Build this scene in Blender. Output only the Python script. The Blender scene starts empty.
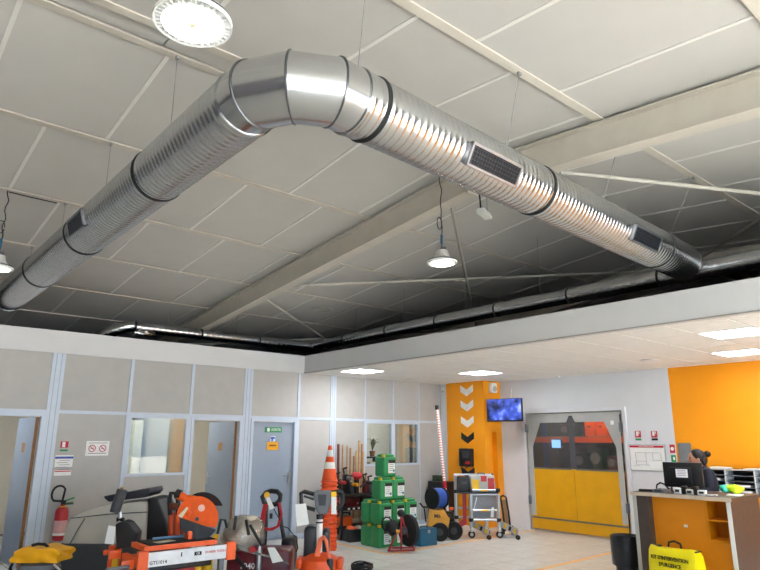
import bpy, bmesh, math, random
from mathutils import Vector, Matrix
random.seed(7)
R = math.radians
sc = bpy.context.scene
C = sc.collection

# ------------------------------------------------------------------ camera
F, HY, YAW, HC, ROLL = 620.4, 439.2, R(49.68), 1.68, R(.18)
T = math.atan((HY - 285) / F)
FW = Vector((math.cos(YAW) * math.cos(T), math.sin(YAW) * math.cos(T), math.sin(T)))
RT = Vector((math.sin(YAW), -math.cos(YAW), 0))
UP = RT.cross(FW)
FWH = Vector((math.cos(YAW), math.sin(YAW), 0))
RTH = RT.copy()
RT, UP = RT * math.cos(ROLL) + UP * math.sin(ROLL), UP * math.cos(ROLL) - RT * math.sin(ROLL)
CAM = Vector((0, 0, HC))
cam = bpy.data.cameras.new('camera')
cam.sensor_width = 36; cam.lens = F * 36 / 760; cam.clip_start = .05; cam.clip_end = 200
co = bpy.data.objects.new('camera', cam); C.objects.link(co); sc.camera = co
m3 = Matrix((RT, UP, -FW)).transposed()
co.matrix_world = Matrix.Translation(CAM) @ m3.to_4x4()
ROTC = YAW - math.pi / 2          # a thing turned square to the line of sight

def ray(u, v): return FW * F + RT * (u - 380) + UP * (285 - v)
def pX(u, v, x): d = ray(u, v); return CAM + d * (x / d.x)
def pY(u, v, y): d = ray(u, v); return CAM + d * (y / d.y)
def pZ(u, v, z): d = ray(u, v); return CAM + d * ((z - HC) / d.z)
def at(u, v, g): d = ray(u, v); return CAM + d * (g / d.dot(FWH))

# ------------------------------------------------------------------ world, exposure
w = bpy.data.worlds.new('sky'); sc.world = w; w.use_nodes = True
bg = w.node_tree.nodes['Background']
bg.inputs[0].default_value = (.52, .74, 1, 1); bg.inputs[1].default_value = 4.2
vs = sc.view_settings
vs.view_transform = 'Standard'; vs.look = 'None'; vs.gamma = 1; vs.exposure = .33
vs.use_curve_mapping = False
LAMP = 60.0     # radiance of the high-bay lenses
PANEL = 27.0     # radiance of the ceiling light panels
def portal(loc, rot, sx, sy):
    l = bpy.data.lights.new('daylight_portal', 'AREA'); l.shape = 'RECTANGLE'; l.size = sx; l.size_y = sy
    l.cycles.is_portal = True
    o = bpy.data.objects.new('daylight_portal', l); C.objects.link(o); o.location = loc; o.rotation_euler = rot
sn = bpy.data.lights.new('sun', 'SUN'); sn.energy = 58; sn.angle = R(2); sn.color = (1, 1, 1)
so = bpy.data.objects.new('sun', sn); C.objects.link(so); so.rotation_euler = (R(48), 0, R(12))
portal((2.7, -6.12, 1.75), (R(90), 0, 0), 15, 3.2)

# ------------------------------------------------------------------ materials
def lin(h):
    if isinstance(h, str):
        c = [int(h[i:i + 2], 16) / 255 for i in (0, 2, 4)]
        return tuple(x / 12.92 if x <= .04045 else ((x + .055) / 1.055) ** 2.4 for x in c)
    return h
MATS = {}
def M(name, col, rough=.5, metal=0., var=.08, scale=12., bump=0., bscale=60., emit=None, estr=0., spec=.5, rvar=0.):
    if name in MATS: return MATS[name]
    m = bpy.data.materials.new(name); m.use_nodes = True; MATS[name] = m
    nt = m.node_tree; b = nt.nodes['Principled BSDF']
    c = lin(col)
    b.inputs['Base Color'].default_value = (*c, 1); b.inputs['Roughness'].default_value = rough
    b.inputs['Metallic'].default_value = metal; b.inputs['Specular IOR Level'].default_value = spec
    tc = nt.nodes.new('ShaderNodeTexCoord')
    if var:
        n = nt.nodes.new('ShaderNodeTexNoise'); n.inputs['Scale'].default_value = scale; n.inputs['Detail'].default_value = 4
        nt.links.new(tc.outputs['Object'], n.inputs['Vector'])
        r = nt.nodes.new('ShaderNodeMapRange'); r.inputs[1].default_value = .3; r.inputs[2].default_value = .7
        r.inputs[3].default_value = 1 - var; r.inputs[4].default_value = 1 + var
        nt.links.new(n.outputs[0], r.inputs[0])
        x = nt.nodes.new('ShaderNodeVectorMath'); x.operation = 'SCALE'; x.inputs[0].default_value = c
        nt.links.new(r.outputs[0], x.inputs['Scale']); nt.links.new(x.outputs[0], b.inputs['Base Color'])
        if rvar:
            r2 = nt.nodes.new('ShaderNodeMapRange'); r2.inputs[1].default_value = .3; r2.inputs[2].default_value = .7
            r2.inputs[3].default_value = rough - rvar; r2.inputs[4].default_value = rough + rvar
            nt.links.new(n.outputs[0], r2.inputs[0]); nt.links.new(r2.outputs[0], b.inputs['Roughness'])
    if bump:
        n2 = nt.nodes.new('ShaderNodeTexNoise'); n2.inputs['Scale'].default_value = bscale
        nt.links.new(tc.outputs['Object'], n2.inputs['Vector'])
        bp = nt.nodes.new('ShaderNodeBump'); bp.inputs['Strength'].default_value = bump; bp.inputs['Distance'].default_value = .01
        nt.links.new(n2.outputs[0], bp.inputs['Height']); nt.links.new(bp.outputs[0], b.inputs['Normal'])
    if emit is not None:
        b.inputs['Emission Color'].default_value = (*lin(emit), 1); b.inputs['Emission Strength'].default_value = estr
    return m
def glassy(name, tint, gloss=.06, haze=0., hazecol=(.5, .5, .5), rough=.02):
    m = bpy.data.materials.new(name); m.use_nodes = True; nt = m.node_tree
    nt.nodes.remove(nt.nodes['Principled BSDF']); out = nt.nodes['Material Output']
    t = nt.nodes.new('ShaderNodeBsdfTransparent'); t.inputs[0].default_value = (*tint, 1)
    g = nt.nodes.new('ShaderNodeBsdfGlossy'); g.inputs['Roughness'].default_value = rough
    fr = nt.nodes.new('ShaderNodeFresnel'); fr.inputs[0].default_value = 1.45
    mr = nt.nodes.new('ShaderNodeMath'); mr.operation = 'MULTIPLY_ADD'; mr.inputs[1].default_value = 1; mr.inputs[2].default_value = gloss
    nt.links.new(fr.outputs[0], mr.inputs[0])
    last = t.outputs[0]
    if haze:
        d = nt.nodes.new('ShaderNodeBsdfDiffuse'); d.inputs[0].default_value = (*hazecol, 1)
        mx = nt.nodes.new('ShaderNodeMixShader'); mx.inputs[0].default_value = haze
        nt.links.new(last, mx.inputs[1]); nt.links.new(d.outputs[0], mx.inputs[2]); last = mx.outputs[0]
    mix = nt.nodes.new('ShaderNodeMixShader')
    nt.links.new(mr.outputs[0], mix.inputs[0]); nt.links.new(last, mix.inputs[1]); nt.links.new(g.outputs[0], mix.inputs[2])
    nt.links.new(mix.outputs[0], out.inputs[0]); MATS[name] = m
    return m
glass = glassy('window_glass', (.92, .95, .94), .0)
pvc = glassy('clear_pvc', (.85, .83, .8), .02, .07, (.3, .3, .32), .12)
film = glassy('plastic_film', (.9, .9, .9), .1, .18, (.85, .84, .8), .12)

galv = M('galvanised_steel', 'C8CACC', .24, 1, .05, 9)
galv_smooth = M('galvanised_sheet', 'C6C8CA', .2, 1, .04, 5)
foil = M('crumpled_foil', 'B4B4B2', .22, 1, .1, 12, .9, 26)
roofp = M('roof_panel_white', 'C0BDB7', .85, 0, .02, 3, .04, 240)
roofstrip = M('joint_strip_white', 'DEDBD4', .6, 0, .02, 6)
cream = M('cream_paint', 'C6BFB2', .5, 0, .04, 6)
deckm = M('roof_deck_dark', '1A1A1C', .9, 0, .1, 4)  # dark tone stands in for the shade behind the panel gaps
whitep = M('white_paint', 'DCDDE0', .6, 0, .02, 3, .03, 180)
fasciam = M('fascia_white', 'D3D3D3', .6, 0, .02, 3)
yellowp = M('yellow_paint', 'F59C05', .55, 0, .03, 3, .03, 160)
panelm = M('partition_vinyl', 'B2B0AC', .6, 0, .035, 5, .06, 300)
framem = M('frame_blue_grey', 'C3CEDB', .4, 0, .03, 8)
doorm = M('door_blue_grey', '93A0B0', .35, 0, .03, 6)
woodedge = M('door_edge_wood', '8A5A30', .5, 0, .15, 30)
tilem = M('floor_tile_beige', 'D9D8D2', .25, 0, .035, 3)
grout = M('grout', '5A554E', .8, 0, .1, 20)
acou = M('acoustic_tile', 'EFEEEA', .9, 0, .03, 30, .1, 220)
gridm = M('ceiling_grid_shade', '4E4840', .6, 0, .05, 10)  # grid coloured dark to stand in for shadow lines between tiles
black = M('black_plastic', '17181A', .45, 0, .1, 20)
blackm = M('black_metal', '1C1D20', .4, .3, .1, 20)
rubber = M('black_rubber', '141414', .75, 0, .12, 30, .1, 90)
dgrey = M('dark_grey_plastic', '3A3D42', .5, 0, .08, 16)
mgrey = M('mid_grey_plastic', '6C7076', .5, 0, .06, 16)
lgrey = M('light_grey_plastic', 'B4B4AE', .45, 0, .06, 14)
orange = M('orange_paint', 'F2601C', .4, 0, .07, 18)
dorange = M('dark_orange_plastic', 'D9501A', .45, 0, .08, 18)
red = M('red_paint', 'B5202A', .4, 0, .08, 18)
dred = M('dark_red_paint', '5E1220', .35, 0, .1, 18)
green = M('green_plastic', '1E8A4C', .35, 0, .06, 16)
yellow = M('yellow_plastic', 'E8B810', .45, 0, .06, 14)
amber = M('amber_paint', 'DC9A10', .4, 0, .08, 14)
blue = M('blue_plastic', '1F4FA0', .45, 0, .1, 14)
teal = M('teal_paint', '155A78', .4, 0, .1, 14)
steel = M('bright_steel', 'B8BABD', .3, 1, .05, 20)
alu = M('aluminium', 'BFC3C8', .38, .9, .05, 20)
paper = M('white_paper', 'EDEDEA', .7, 0, .03, 10)
inkm = M('black_ink', '101010', .6, 0, 0)
whitem = M('white_plastic', 'E6E6E4', .4, 0, .03, 10)
redink = M('red_print', 'C02030', .6, 0, 0)
greenink = M('green_print', '1E8A4A', .6, 0, 0)
blueink = M('blue_print', '2A4FB0', .6, 0, 0)
yelink = M('yellow_print', 'F0A818', .6, 0, 0)
tape = M('orange_floor_tape', 'D89A3C', .5, 0, .18, 9)
navy = M('navy_cloth', '1B2130', .85, 0, .15, 30, .2, 160)
skin = M('skin', 'B07A60', .55, 0, .05, 30)
hair = M('dark_hair', '120F0E', .6, 0, .2, 60, .4, 200)
hivis = M('hi_vis_yellow', 'C8E81E', .7, 0, .08, 20)
wood = M('pale_wood', 'C9A478', .6, 0, .18, 14)
wood2 = M('tan_wood', 'A87E52', .6, 0, .18, 14)
wood3 = M('red_brown_wood', '6E2A22', .55, 0, .18, 14)
wenge = M('dark_brown_laminate', '4A3F3A', .45, 0, .1, 14)
oak = M('light_laminate', 'C9B9A4', .45, 0, .07, 12)
leaf = M('leaf_green', '3C5A2C', .5, 0, .2, 20)
plasticsheet = M('cream_crumpled_sack', 'CFC4AE', .6, 0, .2, 14, .6, 30)
tarp = M('yellow_tarp', 'F2AE0C', .45, 0, .08, 8, .3, 14)

# ------------------------------------------------------------------ mesh helpers
class B:
    def __init__(s): s.bm = bmesh.new()
    def _new(s, vs): return vs
    def box(s, c, d, bev=0, rot=None, seg=2):
        r = bmesh.ops.create_cube(s.bm, size=1)
        vs_ = r['verts']
        for v in vs_: v.co = Vector((v.co.x * d[0], v.co.y * d[1], v.co.z * d[2]))
        if bev:
            es = {e for v in vs_ for e in v.link_edges}
            rb = bmesh.ops.bevel(s.bm, geom=list(es), offset=bev, segments=seg, affect='EDGES', profile=.5)
            vs_ = list({v for f in rb['faces'] for v in f.verts} | {v for v in vs_ if v.is_valid})
        m = Matrix.Translation(Vector(c)) @ (rot.to_4x4() if rot else Matrix.Identity(4))
        for v in vs_: v.co = m @ v.co
        return s
    def bar(s, p0, p1, w_, h_=None, up=(0, 0, 1)):     # rectangular bar
        p0, p1 = Vector(p0), Vector(p1); h_ = h_ or w_
        d = (p1 - p0); L = d.length; d.normalize(); u = Vector(up)
        if abs(d.dot(u)) > .98: u = Vector((0, 1, 0))
        x = d.cross(u).normalized(); z = x.cross(d)
        return s.box((p0 + p1) / 2, (w_, L, h_), 0, Matrix((x, d, z)).transposed())
    def ring(s, c, x, y, r, n): return [s.bm.verts.new(Vector(c) + x * (r * math.cos(2 * math.pi * i / n)) + y * (r * math.sin(2 * math.pi * i / n))) for i in range(n)]
    def skin(s, a, b, closed=True):
        n = len(a)
        for i in range(n if closed else n - 1):
            j = (i + 1) % n
            try: s.bm.faces.new((a[i], a[j], b[j], b[i]))
            except ValueError: pass
    def cap(s, a):
        try: s.bm.faces.new(a)
        except ValueError: pass
    def cyl(s, p0, p1, r, r2=None, n=16, caps=True):
        p0, p1 = Vector(p0), Vector(p1); d = (p1 - p0).normalized()
        x = d.orthogonal().normalized(); y = d.cross(x)
        a = s.ring(p0, x, y, r, n); b = s.ring(p1, x, y, r if r2 is None else r2, n); s.skin(a, b)
        if caps: s.cap(a); s.cap(b)
        return s
    def tube(s, pts, r, n=8, closed=False):
        P = [Vector(p) for p in pts]; N = len(P); rings = []; prev = None
        for i in range(N):
            a = P[i - 1] if (i or closed) else P[0]; b = P[(i + 1) % N] if (i < N - 1 or closed) else P[-1]
            d = (b - a).normalized()
            if prev is None: x = d.orthogonal().normalized()
            else:
                x = prev - d * prev.dot(d)
                x = x.normalized() if x.length > 1e-6 else d.orthogonal().normalized()
            prev = x
            rings.append(s.ring(P[i], x, d.cross(x), r, n))
        for i in range(N - 1): s.skin(rings[i], rings[i + 1])
        if closed: s.skin(rings[-1], rings[0])
        else: s.cap(rings[0]); s.cap(rings[-1])
        return s
    def lathe(s, prof, n=24, o=(0, 0, 0), ax=(0, 0, 1), hollow=False):
        ax = Vector(ax).normalized(); x = ax.orthogonal().normalized(); y = ax.cross(x); o = Vector(o); pr = None
        for k, (r, z) in enumerate(prof):
            a = s.ring(o + ax * z, x, y, max(r, 1e-4), n)
            if pr: s.skin(pr, a)
            else:
                first = a
                if not hollow: s.cap(a)
            pr = a
        if hollow: s.skin(pr, first)
        else: s.cap(pr)
        return s
    def prism(s, poly, y0, y1):                      # polygon in (x,z) pushed along y
        a = [s.bm.verts.new((p[0], y0, p[1])) for p in poly]; b = [s.bm.verts.new((p[0], y1, p[1])) for p in poly]
        s.skin(a, b); s.cap(a); s.cap(b); return s
    def prismx(s, poly, x0, x1):                     # polygon in (y,z) pushed along x
        a = [s.bm.verts.new((x0, p[0], p[1])) for p in poly]; b = [s.bm.verts.new((x1, p[0], p[1])) for p in poly]
        s.skin(a, b); s.cap(a); s.cap(b); return s
    def sph(s, c, r, n=16):
        r = Vector((r, r, r)) if isinstance(r, (int, float)) else Vector(r); c = Vector(c)
        q = bmesh.ops.create_uvsphere(s.bm, u_segments=n, v_segments=max(6, n * 2 // 3), radius=1)
        for v in q['verts']: v.co = Vector((v.co.x * r.x, v.co.y * r.y, v.co.z * r.z)) + c
        return s
    def lumpy(s, c, r, amp, seed, n=28):
        rnd = random.Random(seed); k = [(Vector((rnd.gauss(0, 1), rnd.gauss(0, 1), rnd.gauss(0, 1))).normalized() * rnd.uniform(2, 7), rnd.uniform(0, 6)) for _ in range(9)]
        r = Vector(r); c = Vector(c)
        q = bmesh.ops.create_uvsphere(s.bm, u_segments=n, v_segments=n * 2 // 3, radius=1)
        for v in q['verts']:
            p = v.co.copy(); f = 1 + amp * sum(math.sin(p.dot(a) + b) for a, b in k) / 4
            v.co = Vector((p.x * r.x * f, p.y * r.y * f, p.z * r.z * f)) + c
        return s
    def mesh(s, name, mat, smooth=35):
        bmesh.ops.recalc_face_normals(s.bm, faces=s.bm.faces[:])
        me = bpy.data.meshes.new(name); s.bm.to_mesh(me); s.bm.free()
        me.materials.append(mat)
        if smooth and len(me.polygons) > 6:
            me.polygons.foreach_set('use_smooth', [True] * len(me.polygons)); me.set_sharp_from_angle(angle=R(smooth))
        return me
    def out(s, name, mat, parent=None, smooth=35, loc=None, rz=0):
        o = bpy.data.objects.new(name, s.mesh(name, mat, smooth)); C.objects.link(o); o.parent = parent
        if loc is not None: o.location = loc
        o.rotation_euler.z = rz
        return o
def tag(o, label, cat=None, group=None, kind=None):
    o['label'] = label
    if cat: o['category'] = cat
    if group: o['group'] = group
    if kind: o['kind'] = kind
    return o
def thing(name, label, cat, loc=(0, 0, 0), rz=0, group=None, kind=None):
    o = bpy.data.objects.new(name, None); C.objects.link(o); o.empty_display_size = .1
    o.location = loc; o.rotation_euler = (0, 0, rz)
    return tag(o, label, cat, group, kind)
def inst(name, me, parent, loc=(0, 0, 0), rot=(0, 0, 0)):
    o = bpy.data.objects.new(name, me); C.objects.link(o); o.parent = parent; o.location = loc; o.rotation_euler = rot
    return o
def copy_tree(o, parent=None):
    c = o.copy(); C.objects.link(c); c.parent = parent
    for ch in list(o.children): copy_tree(ch, c)
    return c
def text(name, s, size, mat, parent, loc, rot=(R(90), 0, 0), sx=1., align='CENTER', ext=.001):
    cu = bpy.data.curves.new('t', 'FONT'); cu.body = s; cu.size = size; cu.extrude = ext; cu.align_x = align; cu.align_y = 'CENTER'
    cu.resolution_u = 2; cu.offset = size * .012
    to = bpy.data.objects.new('t', cu); C.objects.link(to)
    dg = bpy.context.evaluated_depsgraph_get()
    me = bpy.data.meshes.new_from_object(to.evaluated_get(dg)); me.name = name
    bpy.data.objects.remove(to); bpy.data.curves.remove(cu)
    for v in me.vertices: v.co.x *= sx
    me.materials.clear(); me.materials.append(mat)
    o = bpy.data.objects.new(name, me); C.objects.link(o); o.parent = parent; o.location = loc; o.rotation_euler = rot
    return o
class PX:      # local frame of a thing that stands square to the line of sight at ground distance g
    def __init__(s, u, g, v=540):
        s.g = g; p = at(u, v, g); s.loc = Vector((p.x, p.y, 0))
    def __call__(s, u, v, dy=0):
        p = at(u, v, s.g + dy); d = p - s.loc
        return Vector((d.dot(RTH), dy, p.z))
def flat(b, poly, y0, y1): return b.prism([(p[0], p[2]) for p in poly], y0, y1)

# ================================================================== STRUCTURE
YP, XB, XW, H, HT = 9.73, 6.41, 10.51, 2.86, 3.182
X0, Y0, YB, XR = -5.0, -6.0, 13.6, 12.6
def roof_z(y): return 4.95 - .1 * y if y > 4.05 else 4.545 - .085 * (4.05 - y)

# floor: slab with tiles of its own
floor = thing('floor', 'beige ceramic tiled showroom floor', None, kind='structure')
B().box(((X0 + XR) / 2, (Y0 + YB) / 2, -.06), (XR - X0 + .4, YB - Y0 + .4, .108)).out('floor_slab', grout, floor)
tp = .42
tm = B().box((0, 0, -.006), (tp - .013, tp - .013, .012)).mesh('floor_tile', tilem, 0)
near, rest = [], []
ix0 = int((X0 - 7.46) / tp); ix1 = int((XR - 7.46) / tp); iy0 = int((Y0 - 6.48) / tp); iy1 = int((YB - 6.48) / tp)
for i in range(ix0, ix1):
    for j in range(iy0, iy1):
        p = Vector((7.46 + tp * (i + .5), 6.48 + tp * (j + .5), 0)); q = p - CAM; dz = q.dot(FW)
        vis = False
        if dz > 1:
            u = 380 + F * q.dot(RT) / dz; v = 285 - F * q.dot(UP) / dz
            vis = -20 < u < 790 and v < 590 and p.y < YP and p.x < XW
        (near if vis else rest).append((q.length, p))
near.sort(key=lambda t: t[0])
for d, p in near[:300]: inst('floor_tile', tm, floor, p)
rest += near[300:]
b = B()
for d, p in rest: b.box((p.x, p.y, -.006), (tp - .013, tp - .013, .012))
o = b.out('floor_tiles_beyond', tilem, floor, 0); o['kind'] = 'stuff'
# floor tapes
for (p, q, lab) in (((6.60, 7.56), (6.60, 9.70), 'worn orange tape line running from jerrycan stack to partition'),
                    ((6.60, 7.56), (10.45, 7.72), 'worn orange tape line in front of the parked machines'),
                    ((5.2, 5.36), (10.2, 5.52), 'orange tape line crossing the open floor towards the bin')):
    b = B().bar((p[0], p[1], .001), (q[0], q[1], .001), .065, .002)
    tag(b.out('floor_tape', tape), lab, 'tape', 'floor marking tapes')

# roof
ceil = thing('ceiling', 'sloping roof lined with pale insulation panels', None, kind='structure')
ROWS = [4.19, 5.69, 7.19, 8.69, 10.19, 11.69, 13.19, 14.0]
NROWS = [3.93, 2.5, 1.0, -.5, -2.0, -3.5, -5.0, -6.2]
def roof_row(ya, yb, par, idx):
    ya, yb = min(ya, yb), max(ya, yb)
    L = yb - ya; ym = (ya + yb) / 2; sl = math.atan2(roof_z(yb) - roof_z(ya), L)
    Ls = L / math.cos(sl)
    pm_ = B().box((0, 0, .02), (.99, Ls - .065, .04)).mesh('roof_panel', roofp, 0)
    jm = B().box((0, 0, -.003), (.032, Ls - .065, .008)).mesh('joint_strip', roofstrip, 0)
    k = math.floor(X0 - par)
    x = par + k
    zc = (roof_z(ya) + roof_z(yb)) / 2
    while x < XR:
        inst('roof_panel', pm_, ceil, (x + .5, ym + .02, zc), (sl, 0, 0))
        inst('joint_strip', jm, ceil, (x, ym + .02, zc), (sl, 0, 0))
        x += 1
for i in range(7): roof_row(ROWS[i], ROWS[i + 1], .47 if i % 2 == 0 else .97, i)
for i in range(7): roof_row(NROWS[i], NROWS[i + 1], .5 if i % 2 == 0 else .0, i)
rm = B().box((0, 0, .02), (.99, .23, .04)).mesh('ridge_panel', roofp, 0)
x = -5.1
while x < XR: inst('ridge_panel', rm, ceil, (x, 4.07, 4.545)); x += 1
for y in ROWS + NROWS:
    z = roof_z(y)
    b = B().box(((X0 + XR) / 2, y + .015, z - .012), (XR - X0, .075, .012)).box(((X0 + XR) / 2, y + .05, z + .05), (XR - X0, .006, .12))
    b.out('purlin', cream, ceil, 0)
b = B()
for (ya, yb) in ((-6.2, 4.05), (4.05, 14.0)):
    ym = (ya + yb) / 2; sl = math.atan2(roof_z(yb) - roof_z(ya), yb - ya)
    b.box(((X0 + XR) / 2, ym, (roof_z(ya) + roof_z(yb)) / 2 + .18), (XR - X0 + .6, (yb - ya) / math.cos(sl) + .2, .05), 0, Matrix.Rotation(sl, 3, 'X'))
b.out('roof_deck', deckm, ceil, 0)

# rafters (steel I beams) following the roof
def rafter(x, lab):
    t = thing('roof_beam', lab, None, kind='structure')
    wd, dp = .16, .30
    for (ya, yb) in ((-6.0, 4.05), (4.05, 13.6)):
        za, zb = roof_z(ya) - .03, roof_z(yb) - .03
        for (z0, z1, xo, ww, nm) in ((0, -.014, 0, wd, 'top_flange'), (-.014, -dp + .014, 0, .012, 'web'), (-dp + .014, -dp, 0, wd, 'bottom_flange')):
            q = B(); bm = q.bm
            v = [bm.verts.new((x + sx * ww / 2, y, z + zz)) for (y, z) in ((ya, za), (yb, zb)) for zz in (z0, z1) for sx in (-1, 1)]
            for f in ((0, 1, 3, 2), (4, 6, 7, 5), (0, 4, 5, 1), (2, 3, 7, 6), (0, 2, 6, 4), (1, 5, 7, 3)): bm.faces.new([v[i] for i in f])
            q.out(nm, cream, t, 0)
    # ridge end plates and bolts
    B().box((x, 4.05, 4.36), (wd, .03, .34)).out('ridge_plate', cream, t, 0)
    b = B()
    for dy in (-.022, .022):
        for dx in (-.05, .05):
            for zz in (4.24, 4.30, 4.42): b.cyl((x + dx, 4.05 + dy, zz), (x + dx, 4.05 + dy * 1.6, zz), .011, n=6)
    b.out('bolt', mgrey, t)
    return t
rafter(4.71, 'cream painted steel roof beam crossing above both ducts')
rafter(9.75, 'cream steel roof beam over the lowered ceiling, in the dark')
# braces under the roof
brc = thing('roof_bracing', 'slim cream steel tubes crossing diagonally under the roof', None, kind='structure')
def fz(x, y): return (4.65 - .1 * y) if y > 4.05 else (4.245 - .085 * (4.05 - y))
for (p, q) in (((4.78, 7.63), (9.6, 3.95)), ((4.76, 4.40), (9.6, 8.25)), ((4.78, 8.4), (9.6, 11.9)), ((4.80, 11.8), (9.6, 8.3)),
               ((4.84, 3.06), (9.6, .05)), ((4.9, 0.0), (9.6, 4.1))):
    B().cyl((p[0], p[1], fz(*p) - .01), (q[0], q[1], fz(*q) - .01), .021, n=10).out('brace_tube', M('brace_grey', 'A8A398', .5), brc)
B().cyl((4.0, 10.6, 3.5), (12, 10.6, 3.5), .02, n=8).out('tie_rod', cream, brc)
B().box((6.9, 6.21, 4.02), (.14, .14, .03), .01).out('gusset_plate', cream, brc)

# fascia (bulkhead) and lowered ceiling
fas = thing('trim_1', 'white boxed fascia above the partition and around lowered ceiling', None, kind='structure')
B().box(((X0 + XB) / 2, YP + .03, (H + HT) / 2), (XB - X0, .1, HT - H)).out('fascia_board', fasciam, fas, 0)
B().box((XB + .05, (Y0 + YP) / 2, (H + HT) / 2), (.1, YP - Y0 + .16, HT - H)).out('fascia_board', fasciam, fas, 0)
B().box((XB + .004, (Y0 + YP) / 2, H + .006), (.03, YP - Y0, .012)).out('edge_angle', M('edge_angle_grey', 'A9A6A2', .5), fas, 0)

sus = thing('ceiling_lowered', 'lowered acoustic tile ceiling over the counter area', None, kind='structure')
B().box(((XB + XW) / 2 + .05, (Y0 + YP) / 2, H + .03), (XW - XB, YP - Y0, .05)).out('tile_grid', gridm, sus, 0)
LEDS = {(1, 0): 1, (4, 1): 1, (0, 10): 1, (3, 8): 1}
tmesh = {}
for i in range(-1, 7):
    xa, xb = max(6.68 + .6 * i, XB + .03), min(6.68 + .6 * (i + 1), XW)
    for j in range(-14, 13):
        ya, yb = max(2.4 + .6 * j, Y0), min(2.4 + .6 * (j + 1), YP)
        if yb - ya < .05 or xb - xa < .05 or (i, j) in LEDS: continue
        k = (round(xb - xa, 2), round(yb - ya, 2))
        if k not in tmesh: tmesh[k] = B().box((0, 0, 0), (k[0] - .016, k[1] - .016, .016)).mesh('acoustic_tile', acou, 0)
        inst('acoustic_tile', tmesh[k], sus, ((xa + xb) / 2, (ya + yb) / 2, H + .008))
ledlens = M('led_panel_lens', 'FFFFFF', .5, 0, 0, emit='F8FAFF', estr=PANEL)
ledn = {(1, 0): 'square LED ceiling panel beside the fascia over the counter', (4, 1): 'square LED ceiling panel near the yellow wall',
        (0, 10): 'square LED ceiling panel in front of the partition windows', (3, 8): 'square LED ceiling panel in front of the chevron column'}
for (i, j) in LEDS:
    t = thing('ceiling_light_panel', ledn.get((i, j), 'square LED ceiling panel further along the lowered ceiling'), 'light', (6.68 + .6 * (i + .5), 2.4 + .6 * (j + .5), H), 0, 'LED panels in the lowered ceiling')
    b = B()
    for s in (-1, 1): b.box((s * .289, 0, .004), (.018, .596, .02)).box((0, s * .289, .004), (.56, .018, .02))
    b.out('frame', whitem, t, 0)
    B().box((0, 0, .006), (.56, .56, .008)).out('lens', ledlens, t, 0)
# round ceiling speaker and small fittings in the lowered ceiling
for (u, v, r, nm, lab) in ((650, 360, .13, 'ceiling_speaker', 'round white speaker in the lowered ceiling before the yellow wall'),
                       (558, 376, .05, 'smoke_detector', 'small white smoke detector on lowered ceiling near white wall')):
    p = pZ(u, v, H)
    tag(B().lathe([(r, 0), (r, -.012), (r * .7, -.03), (.01, -.032)], 20).out(nm, whitem, loc=(p.x, p.y, H)), lab, 'fitting')

# walls of the hall
def wallbox(name, lo, hi, mat, lab):
    o = B().box([(a + b_) / 2 for a, b_ in zip(lo, hi)], [b_ - a for a, b_ in zip(lo, hi)]).out(name, mat, None, 0)
    return tag(o, lab, kind='structure')
def wall_holes(name, axis, c, th, lo, hi, zhi, holes, mat, lab):
    # wall in plane axis=c, running lo..hi on the other axis, holes (a,b,z0,z1)
    t = B(); edges = sorted({lo, hi, *[h[0] for h in holes], *[h[1] for h in holes]})
    for a, b_ in zip(edges, edges[1:]):
        zs = [(0, zhi)]
        for h in holes:
            if h[0] <= a and h[1] >= b_: zs = [z for z in ((0, h[2]), (h[3], zhi)) if z[1] - z[0] > .001]
        for z0, z1 in zs:
            if axis == 'x': t.box((c + th / 2, (a + b_) / 2, (z0 + z1) / 2), (th, b_ - a, z1 - z0))
            else: t.box(((a + b_) / 2, c + th / 2, (z0 + z1) / 2), (b_ - a, th, z1 - z0))
    return tag(t.out(name, mat, None, 0), lab, kind='structure')
DY0, DY1, DZ = 5.74, 7.83, 2.19       # flap door opening in the white wall
YY = 4.87
wall_holes('wall_right', 'x', XW, .15, YY, YP + .1, 3.0, [(DY0, DY1, 0, DZ)], whitep, 'white plaster wall with the flap door')
wallbox('wall_counter', (XW, Y0, 0), (XW + .15, YY, 3.0), yellowp, 'bright yellow wall behind the counter')
wallbox('wall_side', (X0 - .15, Y0, 0), (X0, YB, 5), M('side_wall_grey', '77767A', .7), 'grey side wall of the hall')
OFFH = []
wall_holes('wall_back', 'y', YB, .15, X0, XR, 5, OFFH, M('void_absorber', '151517', .95), 'rear outer wall behind the offices')  # near-black colour stands in for the darkness of the roof void
wallbox('wall_outer', (XR, Y0, 0), (XR + .15, YB, 5), M('void_absorber', '151517', .95), 'outer wall behind the workshop')
fr = wall_holes('wall_front', 'y', Y0 - .15, .15, X0, XR, 3.75, [(-4.6, .4, .15, 3.1), (.7, 5.6, .15, 3.1), (5.9, 10.4, .15, 2.7)], M('front_wall', 'BDBBB6', .7), 'front wall with shop windows behind the camera')
for n, (xa, xb, zt) in enumerate(((-4.6, .4, 3.1), (.7, 5.6, 3.1), (5.9, 10.4, 2.7))):
    t = thing('window_%d' % (n + 10), 'tall shop window in the front wall', None, ((xa + xb) / 2, Y0 - .08, .15), kind='structure')
    b = B(); W_ = xb - xa; Hh = zt - .15
    for k in range(4): b.box((-W_ / 2 + W_ * k / 3, 0, Hh / 2), (.06, .08, Hh))
    for z in (0, Hh): b.box((0, 0, z), (W_, .08, .06))
    b.out('window_frame', M('anthracite_frame', '3C4046', .5), t, 0)
out_g = B().box((2, -26, -.2), (60, 38, .2)).out('ground_outside', M('concrete_grey', 'BDBBB5', .9, 0, .1, 2), None, 0); tag(out_g, 'grey forecourt outside the shop windows', kind='structure')

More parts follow.
